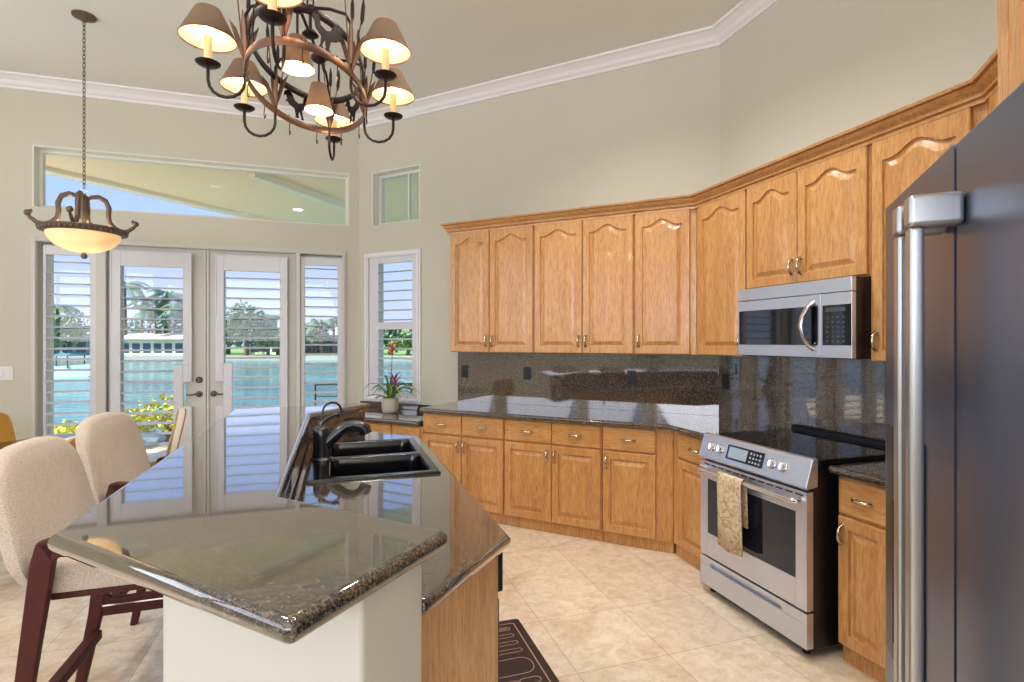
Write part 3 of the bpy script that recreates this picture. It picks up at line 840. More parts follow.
# ------------------------------------------------------------------ refrigerator
t = thing('refrigerator', 'tall dark stainless side-by-side refrigerator with two pale vertical handles', 'refrigerator', fr=FE.sub(1.363, -.911, 0))
b = MB(); b.box(.004, .91, .06, .80, .02, 1.775); b.build('body', M['fridge_side'], parent=t, bevel=.004)
def fdoor(x0, x1):
    b = MB(); b.box(x0, x1, 0, .055, .06, 1.79); return b
d1 = MB(); hx0, hx1, hz0, hz1 = .085, .285, .80, 1.27
d1.box(0, hx0, 0, .055, .06, 1.79); d1.box(hx1, .452, 0, .055, .06, 1.79); d1.box(hx0, hx1, 0, .055, .06, hz0); d1.box(hx0, hx1, 0, .055, hz1, 1.79); d1.box(hx0, hx1, .045, .055, hz0, hz1)
bmesh.ops.remove_doubles(d1.bm, verts=d1.bm.verts[:], dist=1e-5)
d1 = d1.build('freezer_door', M['fridge'], parent=t)
b = MB(); b.box(hx0-.06, hx0, -.004, -.0005, hz0-.02, hz1+.02); b.box(hx0, hx1, -.004, .004, hz1-.14, hz1+.02); b.box(hx1, hx1+.02, -.004, -.0005, hz0-.02, hz1+.02); b.box(hx0, hx1, -.004, .04, hz0-.02, hz0+.02)
b.build('water_dispenser', M['black_plastic'], parent=d1, bevel=.002)
b = MB()
b.box(.015, .022, -.0035, -.0005, .12, .62)
d2 = MB(); d2.box(.459, .91, 0, .055, .06, 1.79); d2 = d2.build('refrigerator_door', M['fridge'], parent=t, bevel=.006, segs=3)
b.bm.free()
def bar(x, side, parent):
    b = MB()
    # flat bar standing off the door with a deep top and bottom bracket
    b.box(x-.008, x+.022, -.070, -.050, .50, 1.655)
    q = b.build('handle', M['handle_steel'], parent=parent, bevel=.006, segs=3)
    for (z0, z1) in ((1.655, 1.705), (.45, .50)):
        c = MB(); c.box(x-.010, x+.024, -.072, -.001, z0, z1); c.build('handle_bracket', M['handle_steel'], parent=q, bevel=.008, segs=3)
bar(.412, 'L', d1); bar(.484, 'R', d2)
b = MB(); b.box(.02, .89, .01, .06, .0, .055); b.build('toe_grille', M['black_plastic'], parent=t)

# ------------------------------------------------------------------ island
e1 = Vector((.452, .892)); e2 = Vector((-.892, .452)); dB = Vector((-.3107, .9505)); dBp = Vector((.9505, .3107))
BZT = 1.07; BT = .042
bar_pts = [(-.985,1.145), (-.322,.782), (-.132,1.175), (-.612,1.437), (-1.145,3.07), (-.925,3.55), (-1.01,3.60), (-1.68,3.25)]
top('bar_counter', bar_pts, BZT, BT, 'raised glossy granite bar top wrapping around the sink, stools at its left side', cat='worktop', bev=.0195)
cnt = [(-.235,1.215), (-.195,1.186), (-.004,1.603), (-.556,3.262), (-.975,3.475), (-1.17,3.05), (-.640,1.455)]
cnt_out = [(-.232,1.210), (-.192,1.190), (-.004,1.603), (-.556,3.262), (-.958,3.462), (-1.155,3.040), (-.632,1.425)]
# lower worktop with a cut-out for the sink
SO = Vector((-.825, 2.175))            # sink near-left corner
def sk(u, v): p = SO + dBp*u + dB*v; return (p.x, p.y)     # u across (.54), v along (.85)
SWD, SLN = .54, .85
b = MB()
hole = [sk(.02,.02), sk(SWD-.02,.02), sk(SWD-.02,SLN-.02), sk(.02,SLN-.02)]
outer = cnt_out
for z in (CZ, CZ-.04):
    vo = [b.v((p[0], p[1], z)) for p in outer]; vh = [b.v((p[0], p[1], z)) for p in hole]
    es = [b.bm.edges.new((vo[i], vo[(i+1)%len(vo)])) for i in range(len(vo))] + [b.bm.edges.new((vh[i], vh[(i+1)%4])) for i in range(4)]
    bmesh.ops.triangle_fill(b.bm, use_beauty=True, use_dissolve=True, edges=es)
    if z == CZ: A_ = (vo, vh)
    else: B_ = (vo, vh)
for a, c in zip(A_, B_):
    n = len(a)
    for i in range(n): b.bm.faces.new((a[i], a[(i+1)%n], c[(i+1)%n], c[i]))
o = b.build('island_counter', M['granite'], bevel=.017, segs=4, angle=60)
tag(o, 'lower granite counter of the island around the black sink', 'worktop')
# island body
t = thing('kitchen_island', 'angled kitchen island with white painted knee wall and oak cabinets under granite tops', 'island', loc=(-.6, 2.0, 0))
T = Matrix.Translation((.6, -2.0, 0))
b = MB(); b.m = T
pA = (-.269,.961); pB = (-.188,1.137)
kw = [pA, pB, (-.222,1.205), (-.33,1.225), (-.655,1.43), (-1.178,3.03), (-.975,3.49), (-1.02,3.51), (-1.42,3.17), (-.775,1.197)]
b.prism(kw, 0, BZT-BT-.001)
b.build('knee_wall', M['trim'] if False else mat('white_island_paint', srgb(204, 202, 194), 0.6), parent=t, bevel=.012, segs=3)
# granite riser on the inner face
b = MB(); b.m = T
ris = [(-.345,1.222), (-.648,1.435), (-1.163,3.035), (-.960,3.475)]
def off(p, q, d):
    v = (Vector(q)-Vector(p)).normalized(); n = Vector((v.y, -v.x)); return n*d
ls = []
for i, p in enumerate(ris):
    ds = []
    if i: ds.append((Vector(ris[i])-Vector(ris[i-1])).normalized())
    if i < 3: ds.append((Vector(ris[i+1])-Vector(ris[i])).normalized())
    n = sum([Vector((d.y, -d.x)) for d in ds], Vector((0,0))).normalized()
    q = Vector(p)+n*.018
    ls.append([(p[0], p[1], CZ+.001), (p[0], p[1], BZT-BT-.002), (q.x, q.y, BZT-BT-.002), (q.x, q.y, CZ+.001)])
b.loops(ls); b.build('granite_riser', M['granite'], parent=t)
# cabinets below the lower counter
b = MB(); b.m = T
cb = [(-.205,1.185), (-.183,1.166), (-.035,1.592), (-.59,3.235), (-.94,3.42), (-1.125,3.03), (-.625,1.47)]
cb = [(-.192,1.20), (-.170,1.165), (-.028,1.60), (-.575,3.235), (-.955,3.435), (-1.14,3.03), (-.63,1.46)]
bn = Vector((.892, -.452))
p0 = (-.197, 1.148); p1 = (-.040, 1.578)
cb = [(-.27,1.26), (-.213,1.226), (-.040,1.570), (-.600,3.230), (-.955,3.43), (-1.13,3.03), (-.625,1.46)]
for i, p in enumerate(cb):
    q = cb[(i+1) % len(cb)]; d_ = (Vector(q)-Vector(p)).normalized(); n_ = Vector((-d_.y, d_.x))*.02
    P_, Q_ = Vector(p), Vector(q)
    if i == len(cb)-1 or i in (4, 5): continue
    b.prism([P_, Q_, Q_+n_, P_+n_], .09, CZ-.041)
b.prism(cb, .09, .11)
b.prism([(p[0]-.05*(1 if i in (2,3) else 0), p[1]) for i, p in enumerate(cb)], 0, .09)
b.build('oak_carcass', M['oak'], parent=t, bevel=.002)
fI = Frame(-.040, 1.570, 108.64)          # kitchen side, x runs toward the camera
for (x0, x1) in ((.70, 1.19), (1.20, 1.69)):
    b = MB(); panel_front(b, 0, x1-x0, 0, .56, 0); o = b.build('door', M['oak'], parent=t)
    q = fI.sub(x0, 0, .10); o.matrix_world = q.m; o.location = o.location + Vector((.6, -2.0, 0)); pull(o, .44 if x0 < .8 else .05, -.02, .48)
    b = MB(); slab_front(b, 0, x1-x0, 0, .15, 0); o = b.build('drawer', M['oak_h'], parent=t)
    q = fI.sub(x0, 0, .68); o.matrix_world = q.m; o.location = o.location + Vector((.6, -2.0, 0))
t = thing('dishwasher', 'black dishwasher edge peeking out past the oak end panel of the island', 'dishwasher', fr=fI.sub(.06, 0, 0))
b = MB(); b.box(0, .60, -.022, -.002, .12, .70); b.build('door', M['black_plastic'], parent=t, bevel=.003)
b = MB(); b.box(0, .60, -.034, -.002, .72, .845); b.build('control_panel', M['black_plastic'], parent=t, bevel=.004)
t = thing('outlet', 'black outlet on the short granite riser behind the faucet', 'outlet', fr=Frame(-.99+.02, 3.36, 63.1-.0, .965), group='black wall outlets')
b = MB(); b.box(-.058, .058, -.008, -.002, -.036, .036); b.build('cover_plate', M['black_plastic'], parent=t, bevel=.002)
b = MB(); b.box(-.034, -.004, -.011, -.008, -.017, .017); b.box(.004, .034, -.011, -.008, -.017, .017); b.build('sockets', M['black_plastic'], parent=t, bevel=.003)

# sink
fS = Frame(SO.x, SO.y, 18.1, CZ)
t = thing('sink', 'black double-bowl drop-in sink with shiny rim in the island counter', 'sink', fr=fS)
def bowl(b, x0, x1, y0, y1, dep):
    def rr(d, r):
        pts = []
        for cx, cy, a0 in ((x1-d-r, y0+d+r, -90), (x1-d-r, y1-d-r, 0), (x0+d+r, y1-d-r, 90), (x0+d+r, y0+d+r, 180)):
            for k in range(5):
                a = R(a0+22.5*k); pts.append((cx+r*math.cos(a), cy+r*math.sin(a)))
        return pts
    return [[(p[0], p[1], z) for p in rr(d, r)] for d, r, z in ((0,.035,.010), (.006,.035,.002), (.010,.04,-.03), (.022,.05,-dep+.02), (.05,.06,-dep))]
b = MB()
bowls = [(.085, SWD-.03, .03, .41), (.085, SWD-.03, .44, SLN-.03)]
# rim plate with two openings
outr = [(0,0),(SWD,0),(SWD,SLN),(0,SLN)]
vo = [b.v((p[0], p[1], .012)) for p in outr]; vb = [b.v((p[0]+ (-.004 if p[0] == 0 else .004), p[1]+(-.004 if p[1]==0 else .004), .001)) for p in outr]
es = [b.bm.edges.new((vo[i], vo[(i+1)%4])) for i in range(4)]
for bw in bowls:
    L = bowl(b, *bw, .19)
    vl = [[b.v(p) for p in l] for l in L]
    for v_ in vl[0]: v_.co.z = .012
    n = len(vl[0])
    es += [b.bm.edges.new((vl[0][i], vl[0][(i+1)%n])) for i in range(n)]
    for a, c in zip(vl, vl[1:]):
        for i in range(n): b.bm.faces.new((a[i], a[(i+1)%n], c[(i+1)%n], c[i]))
    b.bm.faces.new(vl[-1])
bmesh.ops.triangle_fill(b.bm, use_beauty=True, edges=es)
for i in range(4): b.bm.faces.new((vo[i], vo[(i+1)%4], vb[(i+1)%4], vb[i]))
b.build('basin', M['sink'], parent=t, bevel=.003, segs=2, angle=45)
for bw in bowls:
    q = MB(); q.lathe([(.045,0),(.043,.004),(.03,.003),(.028,-.004)], ((bw[0]+bw[1])/2, (bw[2]+bw[3])/2, -.189), n=20); q.build('drain', M['steel_bright'], parent=t, smooth=True)

# faucet
t = thing('faucet', 'black single-lever kitchen faucet arching over the sink from its left deck', 'faucet', loc=(*sk(.045, .40), CZ+.0125), rotz=18.1)
b = MB(); b.lathe([(.052,0),(.051,.006),(.042,.012),(.038,.05),(.038,.10),(.036,.135),(.028,.152),(.014,.160)], n=24); b.build('body', M['faucet'], parent=t, smooth=True)
b = MB(); b.tube([(.0,0,.055), (.03,0,.085), (.075,0,.125), (.11,0,.150), (.145,0,.158), (.175,0,.152), (.198,0,.134), (.206,0,.112)], [.033,.031,.027,.024,.023,.026,.031,.028], 14)
b.build('spout', M['faucet'], parent=t, smooth=True)
b = MB(); b.tube([(0,0,.150), (-.004,.0,.170), (.02,.02,.185), (.05,.035,.20), (.08,.045,.203)], [.016,.013,.009,.008,.010], 10); b.build('lever', M['faucet'], parent=t, smooth=True)
# filtered-water tap
t = thing('filter_tap', 'thin black gooseneck water tap behind the main faucet', 'tap', loc=(*sk(.045, .60), CZ+.0125), rotz=40)
b = MB(); b.lathe([(.022,0),(.021,.008),(.011,.012),(.010,.07),(.006,.08)], n=18); b.build('base', M['faucet'], parent=t, smooth=True)
b = MB(); pth = [(0,0,.07),(0,0,.17)] + [(.05-.05*math.cos(R(a)), 0, .195+.05*math.sin(R(a))) for a in range(0, 181, 20)] + [(.10,0,.175)]
b.tube(pth, .0055, 8); b.build('gooseneck', M['faucet'], parent=t, smooth=True)

# floor mat
fM = Frame(.032, 2.866, -71.9)
t = thing('floor_mat', 'dark rubber kitchen mat printed with tan utensil outlines beside the island', 'mat', fr=fM)
b = MB()
LM, WM = 1.0, .45
def rrect(x0, x1, y0, y1, r, n=5):
    pts = []
    for cx, cy, a0 in ((x1-r, y0+r, -90), (x1-r, y1-r, 0), (x0+r, y1-r, 90), (x0+r, y0+r, 180)):
        for k in range(n): a = R(a0+90*k/(n-1)); pts.append((cx+r*math.cos(a), cy+r*math.sin(a)))
    return pts
b.prism(rrect(0, LM, -WM, 0, .02), 0, .010); b.build('rubber_base', M['rubber'], parent=t, bevel=.003)
b = MB()
def outl(pts, w=.0022):
    P = [(p[0], p[1], .0105) for p in pts]; P.append(P[0]); P.append(P[1]); b.tube(P, w, 4, flat=.3)
outl(rrect(.04, LM-.04, -WM+.04, -.04, .012), .003)
for i, (x, L_) in enumerate(((.085,.10),(.15,.13),(.215,.13),(.28,.13))):
    outl(rrect(x-.014, x+.014, -WM+.07, -.075, .013)); 
    if i == 0: outl(rrect(x-.004, x+.004, -.14, -.09, .0035))
outl(rrect(.34, .46, -WM+.06, -.065, .05))
outl(rrect(.50, .53, -WM+.06, -.17, .014)); outl(rrect(.495, .535, -.165, -.07, .018))
outl(rrect(.57, .60, -WM+.06, -.07, .014)); outl(rrect(.64, .76, -WM+.06, -.07, .05)); outl(rrect(.81, .84, -WM+.06, -.07, .014)); outl(rrect(.88, .91, -WM+.06, -.07, .014))
b.build('printed_utensils', M['mat_print'], parent=t)

# ------------------------------------------------------------------ bar stools
def stool(loc, rot, label):
    t = thing('bar_stool', label, 'bar stool', loc=(*loc, 0), rotz=rot, group='bar stools at the granite bar')
    # seat
    b = MB(); L = []
    for z, d in ((.675,.03),(.685,.006),(.72,0),(.755,.004),(.775,.03)):
        L.append([(p[0], p[1], z + (.006*math.cos(p[1]*6) if z > .74 else 0)) for p in rrect(-.24+d, .26-d, -.235+d, .235-d, .07, 6)])
    b.loops(L); b.build('seat', M['tweed'], parent=t, smooth=True)
    # backrest, gently curved, rounded corners
    b = MB(); L = []
    def back(d, off):
        pts = []
        for k in range(40):
            a = 2*math.pi*k/40; ca, sa = math.cos(a), math.sin(a)
            y = (abs(ca)**.55)*(1 if ca > 0 else -1)*(.285-d); zz = (abs(sa)**.5)*(1 if sa > 0 else -1)*(.222-d)
            y *= 1 - .10*(zz+.22)/.44
            x = -.235 - .10*(zz+.22)/.44 + .22*y*y + off
            pts.append((x, y, .912+zz))
        return pts
    L = [back(.08,-.034), back(.018,-.030), back(.0,-.016), back(0,.012), back(.018,.028), back(.08,.034)]
    b.loops(L); b.build('backrest', M['tweed'], parent=t, smooth=True)
    # wooden side frames
    for s in (-1, 1):
        y = .262*s
        def leg(pts, w0, w1, nm):
            b = MB(); L = []
            for (x, z, w) in pts: L.append([(x-w/2, y-.016, z), (x+w/2, y-.016, z), (x+w/2, y+.016, z), (x-w/2, y+.016, z)])
            b.loops(L); return b.build(nm, M['mahogany'], parent=t, bevel=.006)
        leg([(-.30,0,.032),(-.225,.40,.048),(-.175,.80,.062),(-.165,.862,.050)], 0, 0, 'leg')
        leg([(.27,0,.032),(.235,.40,.046),(.205,.70,.056),(.20,.76,.05)], 0, 0, 'leg')
        b = MB(); b.m = Matrix.Translation((0, y-.016, 0)); b.prism_y([(-.19,.862),(-.165,.868),(.03,.845),(.20,.80),(.228,.755),(.19,.735),(.165,.762),(.02,.795),(-.13,.812),(-.15,.795)], 0, .032)
        b.build('arm_rail', M['mahogany'], parent=t, bevel=.005)
        if s < 0: continue
        b = MB(); b.m = Matrix.Translation((0, y-.012, 0)); b.prism_y([(-.21,.49),(-.17,.455),(.21,.455),(.24,.49),(.24,.385),(-.235,.385)], 0, .024)
        r = b.build('side_stretcher', M['mahogany'], parent=t, bevel=.004)
        b = MB(); b.box(-.20, .225, y-.0145, y+.0145, .425, .431); b.build('steel_strip', M['steel_bright'], parent=r)
        b = MB(); b.m = Matrix.Translation((0, y-.010, 0)); b.prism_y([(-.19,.66),(-.08,.66),(-.195,.58)], 0, .02); b.build('corner_bracket', M['mahogany'], parent=t)
    b = MB(); b.box(-.24, -.20, -.25, .25, .30, .335); b.build('rear_stretcher', M['mahogany'], parent=t, bevel=.004)
    b = MB(); b.box(.225, .26, -.25, .25, .26, .30); b.build('footrest', M['mahogany'], parent=t, bevel=.004)
    b = MB(); b.box(-.18, .19, -.21, .21, .655, .677); b.build('seat_rail', M['mahogany'], parent=t, bevel=.003)
    return t
stool((-1.36, 1.97), 18, 'cream tweed bar stool with mahogany frame, the one nearest the camera at the bar corner')
stool((-1.62, 2.64), 14, 'cream tweed bar stool with mahogany frame, farther from the camera, toward the glass doors')

# ------------------------------------------------------------------ dining set
TX, TY = -3.12, 3.80
t = thing('dining_table', 'round dining table with grey glass top under the pendant lamp', 'table', loc=(TX, TY, 0))
b = MB(); b.lathe([(.57,.732),(.58,.736),(.58,.744),(.57,.748)], n=56); b.build('glass_top', M['table_glass'], parent=t, smooth=True)
b = MB(); b.lathe([(.30,0),(.30,.02),(.26,.035),(.08,.06),(.06,.12),(.055,.6),(.09,.70),(.20,.73)], n=32); b.build('pedestal', M['mahogany'], parent=t, smooth=True)
def dchair(loc, rot, label):
    t = thing('dining_chair', label, 'dining chair', loc=(*loc, 0), rotz=rot, group='mustard and cream dining chairs around the round table')
    def sh(w0, w1, z0, z1, xo0, xo1, d):
        pts = []
        for u in range(9): 
            a = u/8; pts.append((-1+2*a, 1))
        L = []
        return pts
    b = MB(); n = 9; L = []
    hw = lambda zz: .235-.045*zz
    out = [(-hw(0), .44), (hw(0), .44), (hw(.8), .84), (hw(1)-.01, .90), (hw(1)-.05, .925), (-hw(1)+.05, .925), (-hw(1)+.01, .90), (-hw(.8), .84)]
    xf = lambda z: -.20-.10*(z-.44)/.48
    L0 = [(xf(z)-.022, y, z) for y, z in out]; L1 = [(xf(z)+.022, y, z) for y, z in out]
    b.loops([L0, L1]); bk = b.build('backrest', M['cream'], parent=t, bevel=.008)
    sc_ = lambda y, z: (y*.97, .445+(z-.44)*.975)
    for sx in (-1, 1):
        b = MB()
        i0 = [(xf(z)+sx*.022, *sc_(y, z)) for y, z in out]; i1 = [(xf(z)+sx*.030, sc_(y, z)[0]*.97, sc_(y, z)[1]) for y, z in out]
        b.loops([i0, i1]); b.build('back_cushion', M['mustard'], parent=bk)
    b = MB(); L = []
    for z, d in ((.41,.01),(.42,0),(.465,0),(.485,.02)): L.append([(p[0], p[1], z) for p in rrect(-.22+d, .24-d, -.23+d, .23-d, .05, 5)])
    b.loops(L); b.build('seat', M['mustard'], parent=t, smooth=True)
    for sx, sy in ((-1,-1),(-1,1),(1,-1),(1,1)):
        b = MB(); b.tube([(sx*.19, sy*.19, .41), (sx*.225, sy*.22, 0)], [.02,.013], 8); b.build('leg', M['mahogany'], parent=t, smooth=True)
dchair((-2.84, 3.22), 180, 'mustard dining chair whose back shows between the two bar stools')
dchair((-2.93, 4.22), 212, 'mustard dining chair with cream edging seen side-on in front of the left french door')
dchair((-3.78, 4.02), -18, 'mustard dining chair at the far left edge, beside the wall switch')

# ------------------------------------------------------------------ pendant lamp
PX, PY, PZ = -3.13, 3.95, 2.24
t = thing('pendant_lamp', 'antique bronze bowl pendant lamp on a long chain over the dining table', 'pendant lamp', loc=(PX, PY, CEIL))
Z0 = -CEIL
b = MB(); b.lathe([(.075,0),(.074,-.012),(.05,-.022),(.02,-.035),(.008,-.05)], n=28); b.build('ceiling_canopy', M['bronze'], parent=t, smooth=True)
def chain(b, x, y, z0, z1, ln=.042, r=.0026, w=.009):
    n = int((z1-z0)/(ln*.72)); st = (z1-z0)/n
    for i in range(n):
        c = z0+(i+.5)*st; L = []
        for k in range(12):
            a = 2*math.pi*k/12
            q = (w*math.cos(a), (ln/2)*math.sin(a))
            L.append((x+q[0], y, c+q[1]) if i % 2 else (x, y+q[0], c+q[1]))
        L.append(L[0]); L.append(L[1])
        b.tube(L, r, 5, cap=False)
b = MB(); chain(b, 0, 0, 2.60+Z0, 3.815+Z0); b.build('chain', M['bronze'], parent=t)
b = MB(); L = [(.022*math.cos(R(a)), 0, 2.578+Z0+.022*math.sin(R(a))) for a in range(0, 390, 30)]; b.tube(L, .003, 6); b.build('hanging_ring', M['steel_bright'], parent=t)
zb = PZ+Z0
b = MB(); L = [(.29*math.cos(R(a)), zb+.03-.145*math.sin(R(a))) for a in range(0, 91, 9)]
b.lathe([(max(r, .004), z) for r, z in L], n=40, cap0=False); o = b.build('glass_bowl', M['alabaster'], parent=t, smooth=True)
s = o.modifiers.new('solid', 'SOLIDIFY'); s.thickness = .005
b = MB(); b.lathe([(.285,zb+.022),(.305,zb+.020),(.335,zb+.035),(.350,zb+.052),(.345,zb+.060),(.315,zb+.058),(.285,zb+.05)], n=48, cap0=False, cap1=False)
for k in range(48):
    a = 2*math.pi*k/48; b.ball((.332*math.cos(a), .332*math.sin(a), zb+.040), .013, .013, .014, 5)
b.build('rope_rim', M['bronze'], parent=t, smooth=True)
b = MB(); b.lathe([(.004,zb-.16),(.016,zb-.155),(.022,zb-.14),(.016,zb-.125),(.008,zb-.118),(.02,zb-.112),(.006,zb-.10)], n=16); b.build('finial', M['bronze'], parent=t, smooth=True)
b = MB(); b.lathe([(.006,.285),(.022,.27),(.030,.24),(.026,.20),(.036,.16),(.028,.11),(.012,.09),(.016,.06)][::-1], (0,0,zb+.03), n=20); b.tube([(0,0,zb+.05),(0,0,zb-.11)], .006, 8); b.build('center_stem', M['bronze'], parent=t, smooth=True)
for k in range(4):
    a = R((218, 38, -66, 120)[k]); ca, sa = math.cos(a), math.sin(a)
    P = [(.015,.245),(.05,.275),(.11,.285),(.165,.262),(.19,.21),(.185,.15),(.195,.10),(.235,.062),(.29,.045),(.34,.055),(.385,.085),(.405,.105)]
    b = MB(); b.tube([(r*ca, r*sa, zb+z+.02) for r, z in P], [.012,.016,.019,.021,.022,.021,.022,.022,.018,.016,.014,.010], 8)
    b.ball((.402*ca, .402*sa, zb+.135), .028, .028, .022, 8); b.ball((.38*ca, .38*sa, zb+.15), .014)
    b.build('scroll_arm', M['bronze'], parent=t, smooth=True)
b = MB(); b.ball((0.07,0,zb-.01), .028, .028, .036); b.ball((-.07,0,zb-.01), .028, .028, .036); b.build('bulb', M['bulb'], parent=t, smooth=True)
for c_ in t.children:
    if c_.name.split('.')[0] in ('glass_bowl', 'rope_rim', 'scroll_arm'): c_.scale = (.77, .77, 1)
lamp('pendant_light', 'POINT', (0, 0, zb+.01), (0,0,0), 4.5, (1, .84, .64), .05, parent=t)

# ------------------------------------------------------------------ chandelier (oval pot-rack style)
CX, CY = -.87, 2.33
t = thing('chandelier', 'oval copper and iron pot-rack chandelier with six candle lamps and two small downlights', 'chandelier', loc=(CX, CY, CEIL), rotz=98)
b = MB(); b.lathe([(.09,0),(.088,-.014),(.06,-.025),(.02,-.04),(.01,-.055)], n=28); b.build('ceiling_canopy', M['iron'], parent=t, smooth=True)
b = MB(); chain(b, 0, 0, 2.92+Z0, 3.81+Z0, .055, .0042, .013); b.build('chain', M['iron'], parent=t)
b = MB(); b.ring((0,0,2.547+Z0), .415, .23, .005, wz=.017, m=8); b.build('lower_ring', M['copper'], parent=t, smooth=True)
b = MB(); b.ring((0,0,2.69+Z0), .395, .215, .006, wz=.017, m=8); b.build('upper_ring', M['iron'], parent=t, smooth=True)
b = MB(); b.tube([(-.26,0,2.80+Z0),(.26,0,2.80+Z0)], .007, 8); b.tube([(0,0,2.80+Z0),(0,0,2.93+Z0)], .007, 8); b.lathe([(.02,-.01),(.035,.0),(.02,.02)], (0,0,2.80+Z0), n=16)
for s in (-1, 1): b.tube([(s*.26,0,2.80+Z0),(s*.33,0,2.80+Z0),(s*.38,0,2.77+Z0),(s*.395,0,2.70+Z0)], .006, 8)
b.build('top_spreader', M['iron'], parent=t, smooth=True)
arms = [(.2,.2,.2,.335), (.2,-.2,.2,-.335), (-.2,.2,-.2,.335), (-.2,-.2,-.2,-.335), (.41,0,.545,0), (-.41,0,-.545,0)]
for (ax, ay, cx, cy) in arms:
    a = Vector((ax, ay, 0)); c = Vector((cx, cy, 0)); d = (c-a); ln = d.length; u = d/ln
    b = MB()
    P = []
    if abs(ay) > .01:
        P += [Vector((ax, 0, 2.80)), Vector((ax, ay*.6, 2.80)), Vector((ax, ay*.9, 2.785))]
    P += [Vector((ax, ay, 2.745)), Vector((ax, ay, 2.60)), Vector((ax, ay, 2.53))]
    for k in range(0, 9):
        th = math.pi*k/8
        q = a + u*(ln/2 - ln/2*math.cos(th)); P.append(Vector((q.x, q.y, 2.49-.065*math.sin(th))))
    P.append(Vector((cx, cy, 2.545)))
    b.tube([(p.x, p.y, p.z+Z0) for p in P], .0065, 8)
    ar = b.build('arm', M['iron'], parent=t, smooth=True)
    b = MB(); b.lathe([(.006,2.540),(.03,2.542),(.043,2.550),(.045,2.554),(.03,2.550),(.018,2.560),(.0165,2.566)], (cx, cy, Z0), n=24); b.build('drip_cup', M['iron'], parent=ar, smooth=True)
    b = MB(); b.lathe([(.0145,2.558),(.0145,2.655),(.009,2.66)], (cx, cy, Z0), n=16); b.build('candle_sleeve', M['candle'], parent=ar, smooth=True)
    b = MB(); b.lathe([(.006,2.658),(.013,2.675),(.015,2.69),(.010,2.71),(.003,2.73)], (cx, cy, Z0), n=14); b.build('bulb', M['bulb'], parent=ar, smooth=True)
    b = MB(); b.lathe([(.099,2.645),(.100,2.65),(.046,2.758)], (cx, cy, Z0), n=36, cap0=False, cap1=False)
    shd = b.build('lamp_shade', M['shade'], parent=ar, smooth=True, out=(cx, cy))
    b = MB(); b.ring((cx, cy, 2.647+Z0), .100, .100, .002, n=36, m=6, wz=.004); b.build('shade_trim', M['copper'], parent=ar, smooth=True)
    lamp('candle_light', 'POINT', (cx, cy, 2.715+Z0), (0,0,0), 1.6, (1, .74, .44), .014, parent=t)
    # copper post, cattails and leaves beside every arm
    for (dx, dy, h0, h1, r) in ((.012,.0,2.50,2.80,.003), (-.014,.006,2.52,2.84,.0028), (.0,-.014,2.55,2.77,.0028)):
        b = MB(); b.tube([(ax+dx*.3, ay+dy*.3, h0+Z0), (ax+dx*1.5, ay+dy*1.5, (h0+h1)/2+Z0), (ax+dx*3, ay+dy*3, h1+Z0)], r, 6)
        ct = b.build('cattail', M['copper'], parent=t, smooth=True); h = h1
        b = MB(); b.tube([(ax+dx*3, ay+dy*3, h-.02+Z0), (ax+dx*3.1, ay+dy*3.1, h+.0+Z0), (ax+dx*3.4, ay+dy*3.4, h+.05+Z0), (ax+dx*3.5, ay+dy*3.5, h+.085+Z0)], [.003,.008,.008,.002], 8)
        b.build('cattail_head', M['iron'], parent=ct, smooth=True)
    b = MB()
    for k in range(4):
        an = k*1.7+ax*9; q = (math.cos(an)*.03, math.sin(an)*.03)
        b.tube([(ax, ay, 2.54+.01*k+Z0), (ax+q[0]*.5, ay+q[1]*.5, 2.60+.01*k+Z0), (ax+q[0]*1.3, ay+q[1]*1.3, 2.67+.012*k+Z0), (ax+q[0]*1.9, ay+q[1]*1.9, 2.70+.014*k+Z0)], [.003,.010,.008,.001], 6, flat=.3)
    b.build('copper_leaves', M['copper'], parent=ar, smooth=True)
for sx in (-.22, .17):
    b = MB(); b.lathe([(.012,2.765),(.030,2.775),(.034,2.795),(.010,2.80)], (sx, 0, Z0), n=18); b.tube([(sx,0,2.77+Z0),(sx,0,2.665+Z0)], .005, 8)
    dl = b.build('downlight_stem', M['iron'], parent=t, smooth=True)
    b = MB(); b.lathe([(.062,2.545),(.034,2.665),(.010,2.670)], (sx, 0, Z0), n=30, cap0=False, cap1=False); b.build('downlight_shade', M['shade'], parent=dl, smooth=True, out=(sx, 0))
    b = MB(); b.ball((sx, 0, 2.585+Z0), .026, .026, .03, 8); b.build('bulb', M['bulb'], parent=dl, smooth=True)
    lamp('downlight_light', 'POINT', (sx, 0, 2.535+Z0), (0,0,0), 1.5, (1, .8, .55), .02, parent=t)
# rooster cut-outs on the ring
def rooster(x, y, rot, s=1.0):
    P = [(-.050,.0),(-.02,-.012),(-.012,-.045),(-.02,-.052),(.0,-.052),(.004,-.045),(.0,-.040),(.006,-.014),(.02,-.045),(.014,-.052),(.032,-.052),(.030,-.046),(.026,-.04),(.022,-.008),(.045,.01),(.052,.035),(.060,.045),(.072,.043),(.062,.054),(.056,.066),(.048,.058),(.040,.068),(.034,.058),(.030,.05),(.026,.03),(.0,.02),(-.02,.028),(-.035,.055),(-.055,.066),(-.075,.055),(-.08,.03),(-.066,.04),(-.06,.02),(-.075,.01),(-.055,.008)]
    b = MB(); b.prism_y([(p[0]*s, p[1]*s) for p in P], -.002, .002)
    o = b.build('rooster_cutout', M['iron'], parent=t); o.location = (x, y, 2.62+Z0); o.rotation_euler = (0, 0, R(rot))
rooster(-.33, -.13, 140); rooster(.33, .13, -40); rooster(.33, -.13, 40); rooster(-.33, .13, 200)
